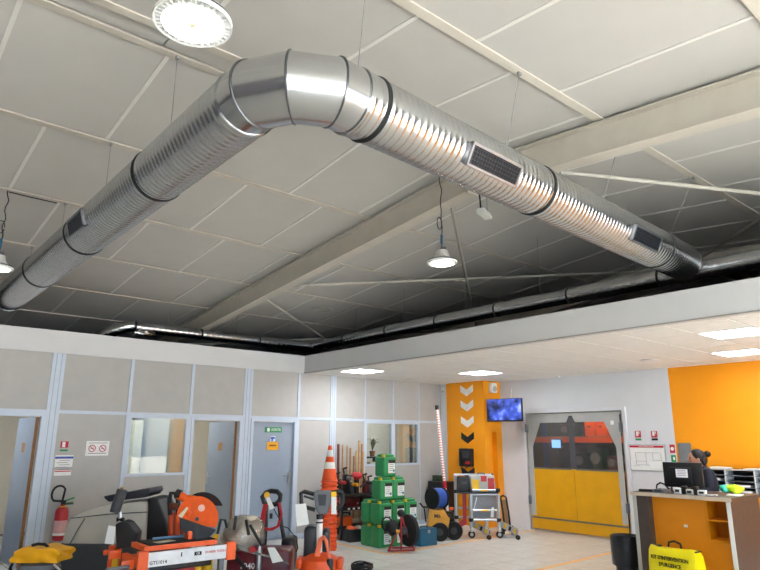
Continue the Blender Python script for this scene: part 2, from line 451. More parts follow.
# ------------------------------------------------------------------ partition wall
wl = thing('wall_left', 'beige panelled office partition with blue grey frame posts', None, (0, YP, 0), kind='structure')
def wbox(name, xa, xb, za, zb, ya, yb, mat, par=wl, bev=0):
    return B().box(((xa + xb) / 2, (ya + yb) / 2, (za + zb) / 2), (xb - xa, yb - ya, zb - za), bev).out(name, mat, par, 0)
posts = [(-4.9, -4.8), (-3.7, -3.66), (-2.7, -2.66), (-1.7, -1.66), (-.7, -.53), (.3, .34), (1.22, 1.26), (2.16, 2.33), (3.26, 3.31), (4.24, 4.29), (5.20, 5.36), (6.29, 6.34), (7.03, 7.16), (7.855, 7.885), (8.60, 8.63), (9.335, 9.365), (10.09, 10.12)]
for k, (a, b_) in enumerate(posts):
    if b_ - a > .08:
        wbox('post', a, b_, 0, H, -.012, .06, framem); 
        for q in (.3, .7): wbox('post_groove', a + (b_ - a) * q - .004, a + (b_ - a) * q + .004, 0, H, -.0145, -.012, M('groove_grey', '9AA6B4', .5))
    else: wbox('post', a, b_, 0, H, -.014, .06, framem)
OPEN = {6: 'door', 8: 'win', 9: 'door', 10: 'door', 13: 'win2', 14: 'win2'}
for k in range(len(posts) - 1):
    a, b_ = posts[k][1], posts[k + 1][0]
    wbox('upper_panel', a, b_, 2.065, H, 0, .05, panelm)
    wbox('transom', a, b_, 2.02, 2.065, -.014, .06, framem)
    if k not in OPEN: wbox('lower_panel', a, b_, .08, 2.02, 0, .05, panelm); wbox('plinth', a, b_, 0, .08, -.006, .055, framem)
    elif OPEN[k] == 'win': wbox('lower_panel', a, b_, .08, 1.13, 0, .05, panelm); wbox('plinth', a, b_, 0, .08, -.006, .055, framem)
    elif OPEN[k] == 'win2': wbox('lower_panel', a, b_, .08, 1.17, 0, .05, panelm); wbox('plinth', a, b_, 0, .08, -.006, .055, framem)
def pwin(n, k, z0, lab):
    a, b_ = posts[k][1], posts[k + 1][0]
    t = thing('window_%d' % n, lab, None, ((a + b_) / 2, YP, z0), kind='structure'); W_ = b_ - a; Hh = 2.02 - z0
    b = B(); f = .035
    for s in (-1, 1): b.box((s * (W_ - f) / 2, .02, Hh / 2), (f, .07, Hh))
    for z in (f / 2, Hh - f / 2): b.box((0, .02, z), (W_ - 2 * f, .07, f))
    b.out('window_frame', framem, t, 0)
    B().box((0, .02, Hh / 2), (W_ - 2 * f, .006, Hh - 2 * f)).out('pane', glass, t, 0)
pwin(1, 8, 1.13, 'office window in the partition beside the open door')
pwin(2, 13, 1.17, 'partition window with plants behind, above the jerrycans')
pwin(3, 14, 1.17, 'partition window with a dark blind strip, beside the plant window')
def pdoor(n, k, ang, lab, hinge_right=True, sign=None):
    a, b_ = posts[k][1], posts[k + 1][0]
    t = thing('door_%d' % n, lab, None, (a, YP, 0), kind='structure'); W_ = b_ - a
    b = B(); f = .05
    b.box((f / 2, .02, 1.01), (f, .09, 2.02)).box((W_ - f / 2, .02, 1.01), (f, .09, 2.02)).box((W_ / 2, .02, 1.995), (W_ - 2 * f, .09, .05))
    b.out('door_frame', framem, t, 0)
    lw = W_ - 2 * f - .006
    hx = W_ - f - .003; oy = -.045 if ang else 0; py = .075 if ang else .03
    rz = Matrix.Rotation(-R(ang), 3, 'Z')
    def tr(c): v = rz @ Vector((c[0], c[1] + oy, c[2])); return (hx + v.x, py + v.y, v.z)
    rot = rz
    leafo = B().box(tr((-lw / 2, .02, .99)), (lw, .04, 1.95), 0, rot).out('door_leaf', doorm, t, 0)
    if ang: B().box(tr((.003, .02, .99)), (.006, .042, 1.95), 0, rot).out('leaf_edge', woodedge, leafo, 0)
    h = B()
    hs = -lw + .06 if ang else -.06; hd_ = .12 if ang else -.12
    for yy in (-.012, .052): h.box(tr((hs, yy, 1.02)), (.035, .008, .2), 0, rot)
    for sgn in (-1, 1):
        yy = .02 + sgn * .055
        h.cyl(tr((hs, .02 + sgn * .03, 1.06)), tr((hs, yy, 1.06)), .009, n=10).cyl(tr((hs, yy, 1.06)), tr((hs + hd_, yy, 1.06)), .009, n=10)
    h.out('door_handle', steel, leafo)
    for z in (.25, 1.0, 1.75) if ang else (): B().cyl((hx + .004, .02, z - .04), (hx + .004, .02, z + .04), .012, n=10).out('hinge', steel, leafo)
    if sign:
        s = sign; c = tr((-lw * .5, -.003, 1.55))
        B().box(c, (.12, .004, .13), 0, rot).out('door_sign', M('brass_sign', 'A87A48', .5), leafo, 0)
    return t, leafo
pdoor(1, 6, 86, 'grey blue office door standing open beside the fire extinguisher', sign=1)
pdoor(2, 9, 84, 'grey blue office door standing open beside the window', sign=1)
d3, l3 = pdoor(3, 10, 0, 'closed grey blue door with green exit sign')
# ------------------------------------------------------------------ offices behind the partition
wallbox('ceiling_absorber_office', (X0, YP + .09, H + .022), (XR, YB, H + .06), M('void_absorber', '151517', .95), 'unseen dark sheet added over the office ceiling to absorb light')  # unseen sheet added to soak up light in the roof void
wallbox('ceiling_absorber_lowered', (XB + .11, Y0, H + .06), (XR, YP + .09, H + .12), M('void_absorber', '151517', .95), 'unseen dark sheet added over the lowered ceiling to absorb light')  # same added absorber above the lowered ceiling
wallbox('ceiling_office', (X0, YP + .07, H - .02), (XW + .15, YB, H + .02), whitep, 'flat office ceiling behind the partition')
offw = M('office_cream', 'CFC6B4', .7, 0, .03, 3)
wall_holes('wall_office_back', 'y', YB - .1, .1, X0, XW + .15, H - .02, OFFH, offw, 'cream rear wall of the offices')
wallbox('wall_office_2', (4.30, YP + .06, 0), (4.36, YB - .1, H - .02), offw, 'cream office side wall beside the open door')
wallbox('wall_office_1', (3.18, YP + .06, 0), (3.24, YB - .1, H - .02), offw, 'cream dividing wall between two offices')
wallbox('wall_office_4', (XW, YP + .12, 0), (XW + .1, YB - .1, H - .02), offw, 'cream end wall of the plant room')
wallbox('wall_office_5', (6.97, 11.5, 0), (XW - .01, 11.56, H - .02), offw, 'cream rear wall of the plant room, set close for brightness')  # wall brought close behind the windows to brighten the panes
wallbox('wall_office_3', (6.9, YP + .06, 0), (6.96, YB - .1, H - .02), offw, 'cream dividing wall behind the closed door')
cab = thing('office_cupboard', 'tall cream office cupboard seen through the partition window', 'cupboard', (4.0, 11.6, 0), 0)
B().box((0, .25, 1.0), (.42, .5, 2.0), .01).out('body', M('cupboard_cream', 'DAD4BC', .5), cab, 0)
for s in (-1, 1):
    d_ = B().box((s * .104, -.012, 1.0), (.2, .02, 1.9), .004).out('door', M('cupboard_cream', 'DAD4BC', .5), cab, 0)
    B().box((s * .02, -.03, 1.0), (.012, .02, .14)).out('handle', steel, d_, 0)
ct = thing('hanging_coat', 'dark navy coat hanging inside the office window', 'coat', (3.42, 10.35, 0), 0)
B().lathe([(.03, 1.95), (.1, 1.88), (.13, 1.6), (.1, 1.42), (.13, 1.2), (.17, .85), (.16, .8)], 14).out('cloth', navy, ct)
B().lathe([(.105, 1.48), (.115, 1.44), (.115, 1.38), (.105, 1.34)], 14).out('belt', dred, ct)
B().tube([(0, 0, 1.94), (0, 0, 2.05), (.03, 0, 2.07)], .006, 6).out('hook', steel, ct)
B().cyl((0, 0, 2.06), (0, 0, 2.84), .004, n=6).out('hanger_cord', black, ct)
wb = tag(B().box((4.86, YB - .13, 1.55), (.5, .03, .7), .004).out('notice_board', M('notice_cream', 'C9C6BA', .6), None, 0), 'pale notice board on the office wall behind open door', 'board')
for (x, y, lab) in ((1.3, 10.9, 'unseen LED panel added to light the corner office'), (3.75, 11.0, 'unseen LED panel added to light office behind the partition window'), (4.8, 11.2, 'unseen LED panel added to light office behind the open door'), (8.8, 10.9, 'unseen LED panel added to light the plant room')):
    t = thing('ceiling_light_panel', lab, 'light', (x, y, H - .03), 0)  # unseen panels added to brighten the rooms behind the partition
    b = B()
    for s in (-1, 1): b.box((s * .289, 0, 0), (.018, .596, .02)).box((0, s * .289, 0), (.56, .018, .02))
    b.out('frame', whitem, t, 0)
    B().box((0, 0, .002), (.56, .56, .008)).out('lens', M('office_fill_lens_%d' % int(x * 10), 'FFFFFF', .5, 0, 0, emit='F4F8FF', estr=PANEL * {1.3: 1.7, 3.75: .5, 4.8: 1.6, 8.8: 1.3}[x]), t, 0)
# desk with a monitor seen through the left door
dk = thing('office_desk', 'pale office desk inside the left doorway', 'desk', (1.35, 10.6, 0), R(80))
B().box((0, 0, .74), (1.2, .7, .03), .006).out('desktop', oak, dk, 0)
for sx in (-.55, .55): B().box((sx, 0, .36), (.04, .6, .72)).out('leg', mgrey, dk, 0)
dm = thing('desk_monitor', 'black monitor standing on the desk inside left doorway', 'monitor', (1.42, 10.55, .756), R(-60))
B().box((0, 0, .3), (.5, .04, .32), .01).out('screen', black, dm); B().box((0, .02, .1), (.05, .03, .2)).out('neck', black, dm, 0); B().box((0, 0, .008), (.24, .18, .016), .005).out('foot', black, dm)
dp_ = thing('pedestal_drawers', 'black drawer pedestal under desk inside left doorway', 'drawers', (1.62, 10.55, 0), R(80))
B().box((0, 0, .3), (.42, .5, .6), .008).out('body', black, dp_, 0)
for z in (.12, .3, .48): B().box((0, -.255, z), (.4, .016, .165), .004).out('drawer', dgrey, dp_, 0)
# plants and things behind the right windows
shl = thing('wall_shelf', 'dark shelf behind the plant window', 'shelf', (8.15, 10.15, 0), 0)
B().box((0, 0, 1.32), (.85, .3, .03)).out('board', blackm, shl, 0)
for sx in (-.4, .4): B().box((sx, 0, .66), (.03, .26, 1.3)).out('upright', blackm, shl, 0)
B().box((0, 0, 1.02), (.8, .3, .02)).out('board', blackm, shl, 0)
def plant(x, y, z, h, n, seed, mat, potmat, lab):
    rnd = random.Random(seed); t = thing('potted_plant', lab, 'plant', (x, y, z), 0)
    B().lathe([(.045, 0), (.06, .1), (.064, .1), (.064, .11), (.05, .11)], 14).out('pot', potmat, t)
    for k in range(n):
        a = rnd.uniform(0, 6.28); sp = rnd.uniform(.05, .16); hh = h * rnd.uniform(.6, 1)
        q = B(); bm = q.bm; d = Vector((math.cos(a), math.sin(a), 0)); s_ = Vector((-d.y, d.x, 0)); rows = []
        for i in range(6):
            f = i / 5; c = d * (sp * f ** 1.3) + Vector((0, 0, .1 + hh * math.sin(f * 2.0) / 1.0))
            wd = .022 * math.sin(.25 + f * 2.85)
            rows.append([bm.verts.new(c - s_ * wd), bm.verts.new(c + Vector((0, 0, -.006))), bm.verts.new(c + s_ * wd)])
        for i in range(5): q.skin(rows[i], rows[i + 1], False)
        q.out('leaf', mat, t)
plant(7.98, 10.12, 1.336, .2, 12, 1, leaf, whitem, 'small dark green plant in a white pot behind the window')
plant(8.4, 10.12, 1.336, .3, 12, 2, M('leaf_olive', '6A6438', .5, 0, .2, 20), M('terracotta', '9A5A38', .7), 'olive leaved plant in clay pot behind the window')
for (x, s_, m_, lab) in ((7.92, (.14, .12, .16), dred, 'dark red box on the lower shelf behind the plant window'), (8.14, (.16, .12, .12), orange, 'orange box on the lower shelf behind the plant window'), (8.36, (.14, .14, .2), whitem, 'white box on the lower shelf behind the plant window')):
    t = thing('storage_box', lab, 'box', (x, 10.13, 1.03)); B().box((0, 0, s_[2] / 2), s_, .005).out('carton', m_, t, 0); B().box((0, 0, s_[2] - .01), (s_[0] + .006, s_[1] + .006, .02)).out('lid', m_, t, 0)
bl = thing('window_blind', 'dark vertical blind strip inside the right partition window', 'blind', (9.22, 9.84, 0)); B().box((0, 0, 1.6), (.07, .02, .84)).out('slat', dgrey, bl, 0); B().box((0, 0, 2.03), (.12, .04, .03)).out('rail', mgrey, bl, 0); B().box((.055, 0, 1.6), (.03, .015, .84)).out('slat', lgrey, bl, 0)

# ================================================================== DUCTS
RD = .196; ZD = 3.59
I0 = Vector((1.52, 2.565, ZD)); DL = Vector((0, 1, 0)); DR_ = Vector((5.08, .285, 0)).normalized()
def spiral(p0, d, L, r, pitch=.054, ridge=.0038, n=56):
    q = B(); bm = q.bm; d = d.normalized(); x = Vector((0, 0, 1)); y = d.cross(x)
    prev = None; N = int(L / pitch) + 2
    for i in range(-1, N):
        for ph, hh in ((0, 0), (.33, 0), (.43, .75), (.5, 1), (.57, .75), (.67, 0)):
            row = []
            for k in range(n + 1):
                f = k / n; s_ = min(L, max(0, pitch * (i + ph + f))); rr = r + ridge * hh; th = 2 * math.pi * f
                row.append(bm.verts.new(p0 + d * s_ + x * (rr * math.cos(th)) + y * (rr * math.sin(th))))
            if prev: q.skin(prev, row, False)
            prev = row
    bmesh.ops.remove_doubles(bm, verts=bm.verts[:], dist=1e-5)
    bmesh.ops.dissolve_degenerate(bm, dist=1e-5, edges=bm.edges[:])
    return q
duct = thing('air_duct', 'large galvanised spiral air duct with a segmented elbow', 'duct', (I0.x, I0.y, ZD))
ang = math.acos(DL.dot(DR_)); turn = math.pi - ang; RB = .43 / math.tan(turn / 2); tt = .43
def seg(p0, d, s0, s1, nm='spiral_section'):
    return spiral((d * s0), d, s1 - s0, RD).out(nm, galv, duct, 60)
cutsL = [.43, 1.79, 3.62, 5.36, 7.2]; cutsR = [.43, .585, 2.36, 4.58, 5.28]
for a, b_ in zip(cutsL, cutsL[1:]): seg(I0, DL, a, b_)
for a, b_ in zip(cutsR, cutsR[1:]): seg(I0, DR_, a, b_)
def collar(d, s_, w_=.035, m=rubber, rr=RD + .006):
    x = Vector((0, 0, 1)); B().lathe([(rr - .004, -w_ / 2), (rr, -w_ / 2), (rr + .004, 0), (rr, w_ / 2), (rr - .004, w_ / 2)], 56, d * s_, d, True).out('collar', m, duct)
for s_ in cutsL[1:4]: collar(DL, s_, .03)
for s_ in cutsR[1:4]: collar(DR_, s_, .03)
collar(DL, .45, .02, galv_smooth); collar(DR_, .45, .02, galv_smooth)
B().lathe([(.01, 0), (RD - .004, 0), (RD + .006, -.01), (RD + .006, .012), (.02, .014)], 48, DL * 7.2, DL).out('end_cap', galv_smooth, duct)
B().cyl(DR_ * 5.24, DR_ * 5.34, RD * .98, n=40).out('end_spigot', galv_smooth, duct)
# elbow: four gores
bis = (DL + DR_).normalized(); cen = bis * (RB / math.sin(ang / 2))
rad0 = (DL * tt - cen).normalized(); axis = Vector((0, 0, 1)); sgn = 1 if (Matrix.Rotation(turn, 3, axis) @ rad0).dot((DR_ * tt - cen).normalized()) > .99 else -1
def gore_ring(q, phi, k, cut, r=RD, n=56):
    rad = Matrix.Rotation(sgn * phi, 3, axis) @ rad0
    c = cen + rad * (RB * k)
    return [q.bm.verts.new(c + rad * (r * k * math.cos(2 * math.pi * i / n)) + axis * (r * math.sin(2 * math.pi * i / n))) for i in range(n)]
h_ = turn / 6; kk = 1 / math.cos(h_)
angs = [0, h_, 3 * h_, 5 * h_, turn]; ks = [1, kk, kk, kk, 1]
for i in range(4):
    q = B(); a = gore_ring(q, angs[i], ks[i], 0); b_ = gore_ring(q, angs[i + 1], ks[i + 1], 0); q.skin(a, b_)
    q.out('elbow_gore', galv_smooth, duct, 30)
for i in (1, 2, 3):
    q = B(); rs = []
    for (dr, da) in ((.0, -.012), (.007, -.006), (.007, .006), (.0, .012)): rs.append(gore_ring(q, angs[i] + da, kk, 0, RD + dr))
    for a, b_ in zip(rs, rs[1:]): q.skin(a, b_)
    q.out('elbow_seam', M('seam_grey', '6E7072', .4, .9), duct)
# grilles
gdark = M('grille_dark', '16181C', .5, .3)
def grille(d, s_, elev, L, Hh):
    y = d.cross(Vector((0, 0, 1))); n = Vector((0, 0, 0))
    side = Vector((0, -1, 0)) if abs(d.x) > .5 else Vector((-1, 0, 0))
    side = (side - d * side.dot(d)).normalized()
    nrm = (side * math.cos(elev) + Vector((0, 0, 1)) * math.sin(elev)).normalized(); up_ = d.cross(nrm).normalized()
    rot = Matrix((d, nrm, up_)).transposed(); c0 = d * s_ + nrm * (RD + .004)
    g = B().box(c0, (L - .03, .012, Hh - .03), 0, rot).out('grille', gdark, duct, 0)
    b = B()
    for sg in (-1, 1): b.box(c0 + up_ * (sg * (Hh - .018) / 2), (L, .03, .018), 0, rot).box(c0 + d * (sg * (L - .018) / 2), (.018, .03, Hh), 0, rot)
    b.out('frame', M('grille_frame', '8E9094', .4, .9), g, 0)
    b = B(); k = int(L / .028)
    for i in range(1, k): b.box(c0 + d * (-L / 2 + L * i / k) + nrm * .008, (.004, .012, Hh - .03), 0, rot)
    for i in range(1, 6): b.box(c0 + up_ * (-Hh / 2 + Hh * i / 6) + nrm * .006, (L - .03, .008, .003), 0, rot)
    b.out('vanes', M('vane_grey', '4A4E56', .4, .7), g, 0)
grille(DR_, 1.6, R(-28), .56, .16); grille(DR_, 3.96, R(-24), .56, .16); grille(DL, 3.2, R(-14), .46, .16)
# hanger wires
for y in (4.19, 5.69, 7.19, 8.69):
    zt = roof_z(y) - .02; b = B().cyl((0, y - I0.y, RD), (0, y - I0.y, zt - ZD), .0032, n=6).box((0, y - I0.y, zt - ZD - .01), (.02, .035, .025)); b.out('hanger_wire', M('wire_grey', '8A8B8A', .5, .3), duct, 0)
for x in (2.02, 3.52, 5.02, 6.5):
    p = DR_ * ((x - I0.x) / DR_.x); y = 2.515; zt = roof_z(y) - .02
    b = B().cyl((p.x, p.y, RD), (p.x, y - I0.y, zt - ZD), .0032, n=6).box((p.x, y - I0.y, zt - ZD - .01), (.035, .02, .025)); b.out('hanger_wire', MATS['wire_grey'], duct, 0)
# smaller ducts behind the fascia
d2 = thing('air_duct', 'slim galvanised duct running along behind the right fascia', 'duct', (6.98, 6.2, 3.5))
for k in range(8):
    a, b_ = -5.4 + k * 1.2, -5.4 + (k + 1) * 1.2
    q = spiral(Vector((0, a, 0)), DL, min(b_, 3.98) - a, .1, .1, .002, 28); q.out('spiral_section', galv, d2, 60)
    B().lathe([(.1, -.015), (.106, -.012), (.106, .012), (.1, .015)], 28, (0, a, 0), DL).out('collar', blackm, d2)
for y in (-2.7, -1.35, 0, 1.4, 2.7): B().cyl((0, y, .1), (0, y, roof_z(6.2 + y) - 3.52), .004, n=6).out('hanger_wire', MATS['wire_grey'], d2)
d3_ = thing('air_duct', 'slim galvanised duct behind the left fascia ending in foil elbow', 'duct', (5.2, 10.32, 3.47))
for k in range(3):
    a = -1.75 + k * 1.15; q = spiral(Vector((a, 0, 0)), Vector((1, 0, 0)), 1.15, .09, .1, .002, 28); q.out('spiral_section', galv, d3_, 60)
    B().lathe([(.09, -.015), (.096, -.012), (.096, .012), (.09, .015)], 28, (a, 0, 0), (1, 0, 0)).out('collar', blackm, d3_)
b = B(); pts = []
for i in range(10):
    f = i / 9; pts.append((-1.72 - .5 * f, .02 + .25 * f * f, .02 - .22 * f ** 1.6))
b.tube(pts, .095, 20); b.out('foil_elbow', foil, d3_)
B().lumpy((-1.6, -.09, -.1), (.16, .05, .05), .3, 5).out('foil_scrap', foil, d3_)
for x in (-1.2, 0.1, 1.2): B().cyl((x, 0, .09), (x, 0, roof_z(10.32) - 3.49), .004, n=6).out('hanger_wire', MATS['wire_grey'], d3_)
# foil bend in the corner, joined to the left slim duct
B().tube([Vector((6.9, 10.32, 3.47)) - Vector((5.2, 10.32, 3.47)), Vector((1.74, -.01, .005)), Vector((1.775, -.05, .015)), Vector((1.78, -.1, .02))], .1, 20).out('foil_bend', foil, d3_)

# ================================================================== LAMPS
lens = M('lamp_lens', 'FFFFFF', .4, 0, 0, emit='FFF3DC', estr=LAMP)
lampw = M('lamp_white', 'F2F2F0', .35, 0, .02, 10)
def highbay(x, y, z, D, lab, cord_dx=0., loop=True):
    t = thing('high_bay_lamp', lab, 'lamp', (x, y, z), 0, 'high bay lamps'); r = D / 2
    B().lathe([(.001, .012), (r * .74, .012), (r * .76, 0), (r * .73, -.004), (.002, -.008)], 48).out('lens', lens, t)
    B().lathe([(r * .76, .0), (r * .8, -.004), (r * .8, .02), (r * .76, .02)], 48, hollow=True).out('lens_ring', lampw, t)
    B().lathe([(r * .955, .0), (r, -.002), (r, .018), (r * .955, .02)], 48, hollow=True).out('rim', lampw, t)
    for k in range(36):
        a = 2 * math.pi * k / 36
        B().bar((r * .79 * math.cos(a), r * .79 * math.sin(a), .008), (r * .97 * math.cos(a), r * .97 * math.sin(a), .008), .008, .016).out('fin', lampw, t, 0)
    B().lathe([(r * .8, .03), (r * .96, .03), (r * .96, .034), (r * .8, .034)], 48, hollow=True).out('gap_shade', M('gap_shade', '55565A', .6), t)  # added dark ring, stands in for shade in the fin gaps
    B().lathe([(r * .77, .02), (r * .7, .05), (r * .5, .075), (r * .42, .13), (r * .4, .14), (.01, .142)], 40).out('housing', lgrey, t)
    B().sph((0, 0, -.006), (.02, .02, .008), 12).out('sensor', M('sensor_yellowish', 'C9BFA0', .5), t)
    B().box((.02, 0, .16), (.05, .05, .05), .008).cyl((0, 0, .14), (0, 0, .22), .008, n=8).out('driver_box', dgrey, t)
    B().cyl((0, 0, .22), (0, 0, .32), .014, n=10).out('connector', teal if loop else black, t)
    zt = roof_z(y) - z
    pts = [(0, 0, .3)] + [(.012 * math.sin(k * 1.3), .01 * math.cos(k), .3 + (zt - .3) * k / 14) for k in range(1, 15)]
    B().tube(pts, .006, 6).out('cord', rubber, t)
    if loop: B().tube([(.035 * math.cos(a) - .02, .01, .45 + .07 * math.sin(a)) for a in [k * .55 for k in range(12)]], .005, 6).out('cord_loop', rubber, t)
highbay(.90, 2.33, 3.44, .335, 'round white high bay lamp hanging close beside the duct elbow', loop=False)
highbay(4.62, 4.42, 3.50, .32, 'round white high bay lamp hanging under the roof beam')
highbay(.97, 7.20, 3.36, .30, 'round white high bay lamp hanging left of the straight duct')
# cable clipped along a purlin to the left lamp
tag(B().tube([(.97, 7.2, roof_z(7.2) - .03), (1.15, 7.2, roof_z(7.2) - .035), (1.44, 7.2, roof_z(7.2) - .035)], .006, 6).out('lamp_cable', rubber), 'thin black cable clipped along the roof rail to left lamp', 'cable')
# emergency luminaire under the beam
t = thing('emergency_light', 'small clear emergency light hung below the roof beam', 'light', (4.86, 4.02, 4.0), R(20))
B().box((0, 0, 0), (.26, .09, .04), .012).out('cover', M('frosted_white', 'E4E4DE', .3), t); B().box((0, 0, .025), (.22, .07, .02)).out('base', whitem, t, 0)
B().tube([(-.1, 0, .03), (-.11, 0, .12), (-.13, 0, .2)], .009, 8).out('bracket', blackm, t); B().cyl((.1, 0, .03), (.1, 0, .3), .003, n=6).out('wire', mgrey, t)
p = Vector((6.44, 9.24, roof_z(9.24) - .02))  # grey disc for a faint round mark on the roof
tag(B().lathe([(.2, 0), (.2, -.012), (.16, -.02), (.15, -.012), (.01, -.012)], 28).out('roof_disc', M('disc_grey', 'B9B5AC', .5), loc=p), 'faint round grey disc on the roof behind the fascia', 'plate')

# ================================================================== WHITE WALL SIDE
RW = R(-90)       # things on the white wall: local x runs to -Y, local y into the wall
# yellow corner column with chevrons
CX, CY = 9.97, 8.46
col_ = thing('wall_column', 'yellow boxed column with white and black chevrons', None, (0, 0, 0), kind='structure')
def cbox(nm, lo, hi, m, par=col_): return B().box([(a + b_) / 2 for a, b_ in zip(lo, hi)], [b_ - a for a, b_ in zip(lo, hi)]).out(nm, m, par, 0)
nx0, nx1, nzt = 10.15, 10.34, 1.83
cbox('column_body', (CX, CY + .12, 0), (XW, 9.5, H), yellowp)
cbox('column_face', (CX, CY, 0), (nx0, CY + .12, H), yellowp); cbox('column_face', (nx1, CY, 0), (XW, CY + .12, H), yellowp)
cbox('column_face', (nx0, CY, nzt), (nx1, CY + .12, H), yellowp); cbox('column_face', (nx0, CY, 0), (nx1, CY + .12, .5), yellowp)
cbox('pilaster', (10.02, 9.5, 0), (XW, YP + .06, H), whitep)
chw = M('chevron_white', 'EDEBE6', .6); chb = M('chevron_black', '1A1A1A', .6)
for (v0, m_) in ((385, chw), (400, chw), (416, chw), (432, chb), (467, chb)):
    p = pX(466.5 + (v0 - 385) * .02, v0, CX); w2, t_ = .175, .135; z = p.z
    q = B(); poly = [(-w2, z), (0, z - .1), (w2, z), (w2, z - t_), (0, z - .1 - t_), (-w2, z - t_)]
    q.prismx([(p.y + a, b_) for a, b_ in poly], CX - .004, CX + .001); q.out('chevron', m_, col_, 0)
# black wall phone / key box on the column
t = thing('time_clock', 'black wall terminal hanging on the chevron column', 'terminal', (CX, pX(468, 457, CX).y, 1.32), RW)
B().box((0, -.05, 0), (.34, .1, .36), .02).out('case', black, t); B().box((.02, -.104, .06), (.2, .008, .14), .003).out('display', dgrey, t); B().box((-.1, -.115, -.02), (.06, .04, .28), .012).out('handset', blackm, t)
B().tube([(-.1, -.12, -.16), (-.06, -.14, -.24), (.02, -.12, -.22), (.06, -.08, -.17)], .008, 8).out('cord', rubber, t)
B().box((.08, -.106, -.1), (.12, .006, .05)).out('badge', red, t, 0)
# small white boxes near the ceiling
for (u, v, x, y, lab) in ((446, 382, 10.0, 9.62, 'small white sensor box high on the pilaster'), ):
    p = pX(u, v, 10.0); t = thing('sensor_box', lab, 'box', (10.02, 9.6, 2.72), RW); B().box((0, -.03, 0), (.1, .06, .13), .01).out('case', whitem, t); B().sph((0, -.06, -.02), (.03, .015, .03), 10).out('eye', lgrey, t)
t = thing('wall_speaker', 'white wall speaker above the column niche', 'speaker', (10.22, CY, 2.72), 0); B().box((0, -.05, 0), (.17, .1, .2), .015).out('case', whitem, t); B().cyl((0, -.1, -.02), (0, -.108, -.02), .06, n=18).out('grille', lgrey, t)
# TV on a wall arm
p = pX(504.5, 410, 9.84)
t = thing('television', 'flat television showing a blue picture, on a wall arm', 'television', (p.x, p.y, p.z), R(-78))
B().box((0, 0, 0), (.76, .05, .44), .012).out('casing', black, t)
tvm = M('tv_picture', '101830', .2, 0, 0)
nt = tvm.node_tree; bs = nt.nodes['Principled BSDF']; tc = nt.nodes.new('ShaderNodeTexCoord'); nz = nt.nodes.new('ShaderNodeTexNoise'); nz.inputs['Scale'].default_value = 4.5; nz.inputs['Detail'].default_value = 5
cr = nt.nodes.new('ShaderNodeValToRGB'); cr.color_ramp.elements[0].position = .4; cr.color_ramp.elements[0].color = (.004, .006, .02, 1); cr.color_ramp.elements[1].position = .82; cr.color_ramp.elements[1].color = (.55, .7, 1, 1)
e = cr.color_ramp.elements.new(.56); e.color = (.05, .1, .6, 1)
nt.links.new(tc.outputs['Object'], nz.inputs['Vector']); nt.links.new(nz.outputs[0], cr.inputs[0]); nt.links.new(cr.outputs[0], bs.inputs['Emission Color']); bs.inputs['Emission Strength'].default_value = 1.1
B().box((0, -.027, .008), (.72, .004, .4)).out('screen', tvm, t, 0)
B().box((0, .1, .02), (.1, .18, .1), .01).box((-.03, .38, .02), (.06, .5, .05)).box((-.08, .63, .02), (.16, .02, .24)).out('wall_arm', blackm, t)
B().tube([(.0, .1, .2), (-.05, .4, .25), (-.12, .6, .45)], .008, 6).out('cable', whitem, t)

# flap door
fd = thing('door_4', 'double PVC flap door with yellow skirts and clear tops', None, (XW, (DY0 + DY1) / 2, 0), RW, kind='structure')
DW = DY1 - DY0
b = B()
for s in (-1, 1): b.box((s * (DW / 2 + .03), -.02, DZ / 2 + .03), (.06, .06, DZ + .06))
b.box((0, -.02, DZ + .03), (DW, .06, .06)); b.out('door_frame', whitep, fd, 0)
for s in (-1, 1): B().box((s * (DW / 2 - .03), .03, DZ / 2), (.05, .05, DZ)).out('hinge_post', lgrey, fd, 0)
B().box((0, .03, DZ - .04), (DW - .1, .05, .05)).out('head_rail', lgrey, fd, 0)
pvcy = M('yellow_pvc', 'E2A406', .4, 0, .06, 4, .15, 5); pvcg = M('grey_pvc', 'B2B2AE', .45, 0, .05, 6); pvcd = M('dark_pvc', '4C4C50', .4)
zm = 1.15                      # seam between clear and yellow
for s in (-1, 1):
    xo = s * (DW / 2 - .06); xi = 0.0
    nm = 'left' if s < 0 else 'right'
    lf = B().prism([(xo, .04), (xi + s * .004, .04), (xi + s * .004, zm), (xo, zm)], -.035, -.027).out('yellow_skirt', pvcy, fd, 0)
    B().prism([(xo, zm), (xi + s * .004, zm), (xi + s * .004, DZ - .1), (xo, DZ - .1)], -.033, -.029).out('clear_sheet', pvc, fd, 0)
    # grey border: tall side strip widening to a corner gusset at the top
    B().prism([(xo, .28), (xo - s * .1, .28), (xo - s * .1, 1.55), (xo - s * .3, 2.0), (xi + s * .1, 2.0), (xi + s * .03, DZ - .06), (xo, DZ - .06)], -.042, -.035).out('grey_border', pvcg, fd, 0)
    B().box((s * .03, -.036, (zm + DZ) / 2 - .04), (.06, .006, DZ - zm - .1)).out('centre_overlap', pvcd, fd, 0)
    B().box((s * DW / 4, -.037, zm), (DW / 2 - .1, .008, .03)).out('weld_strip', M('strip_grey', '6A665C', .5), fd, 0)
    B().box((s * (DW / 4 - .03), -.037, .24), (DW / 2 - .06, .012, .03)).out('skirt_strip', M('strip_grey', '6A665C', .5), fd, 0)
    for z in (.55, 1.9): B().box((xo + s * .02, -.05, z), (.05, .05, .16), .006).out('hinge', mgrey, fd)
B().box((DW / 2 - .2, -.044, 1.98), (.06, .004, .07)).out('maker_label', paper, fd, 0)
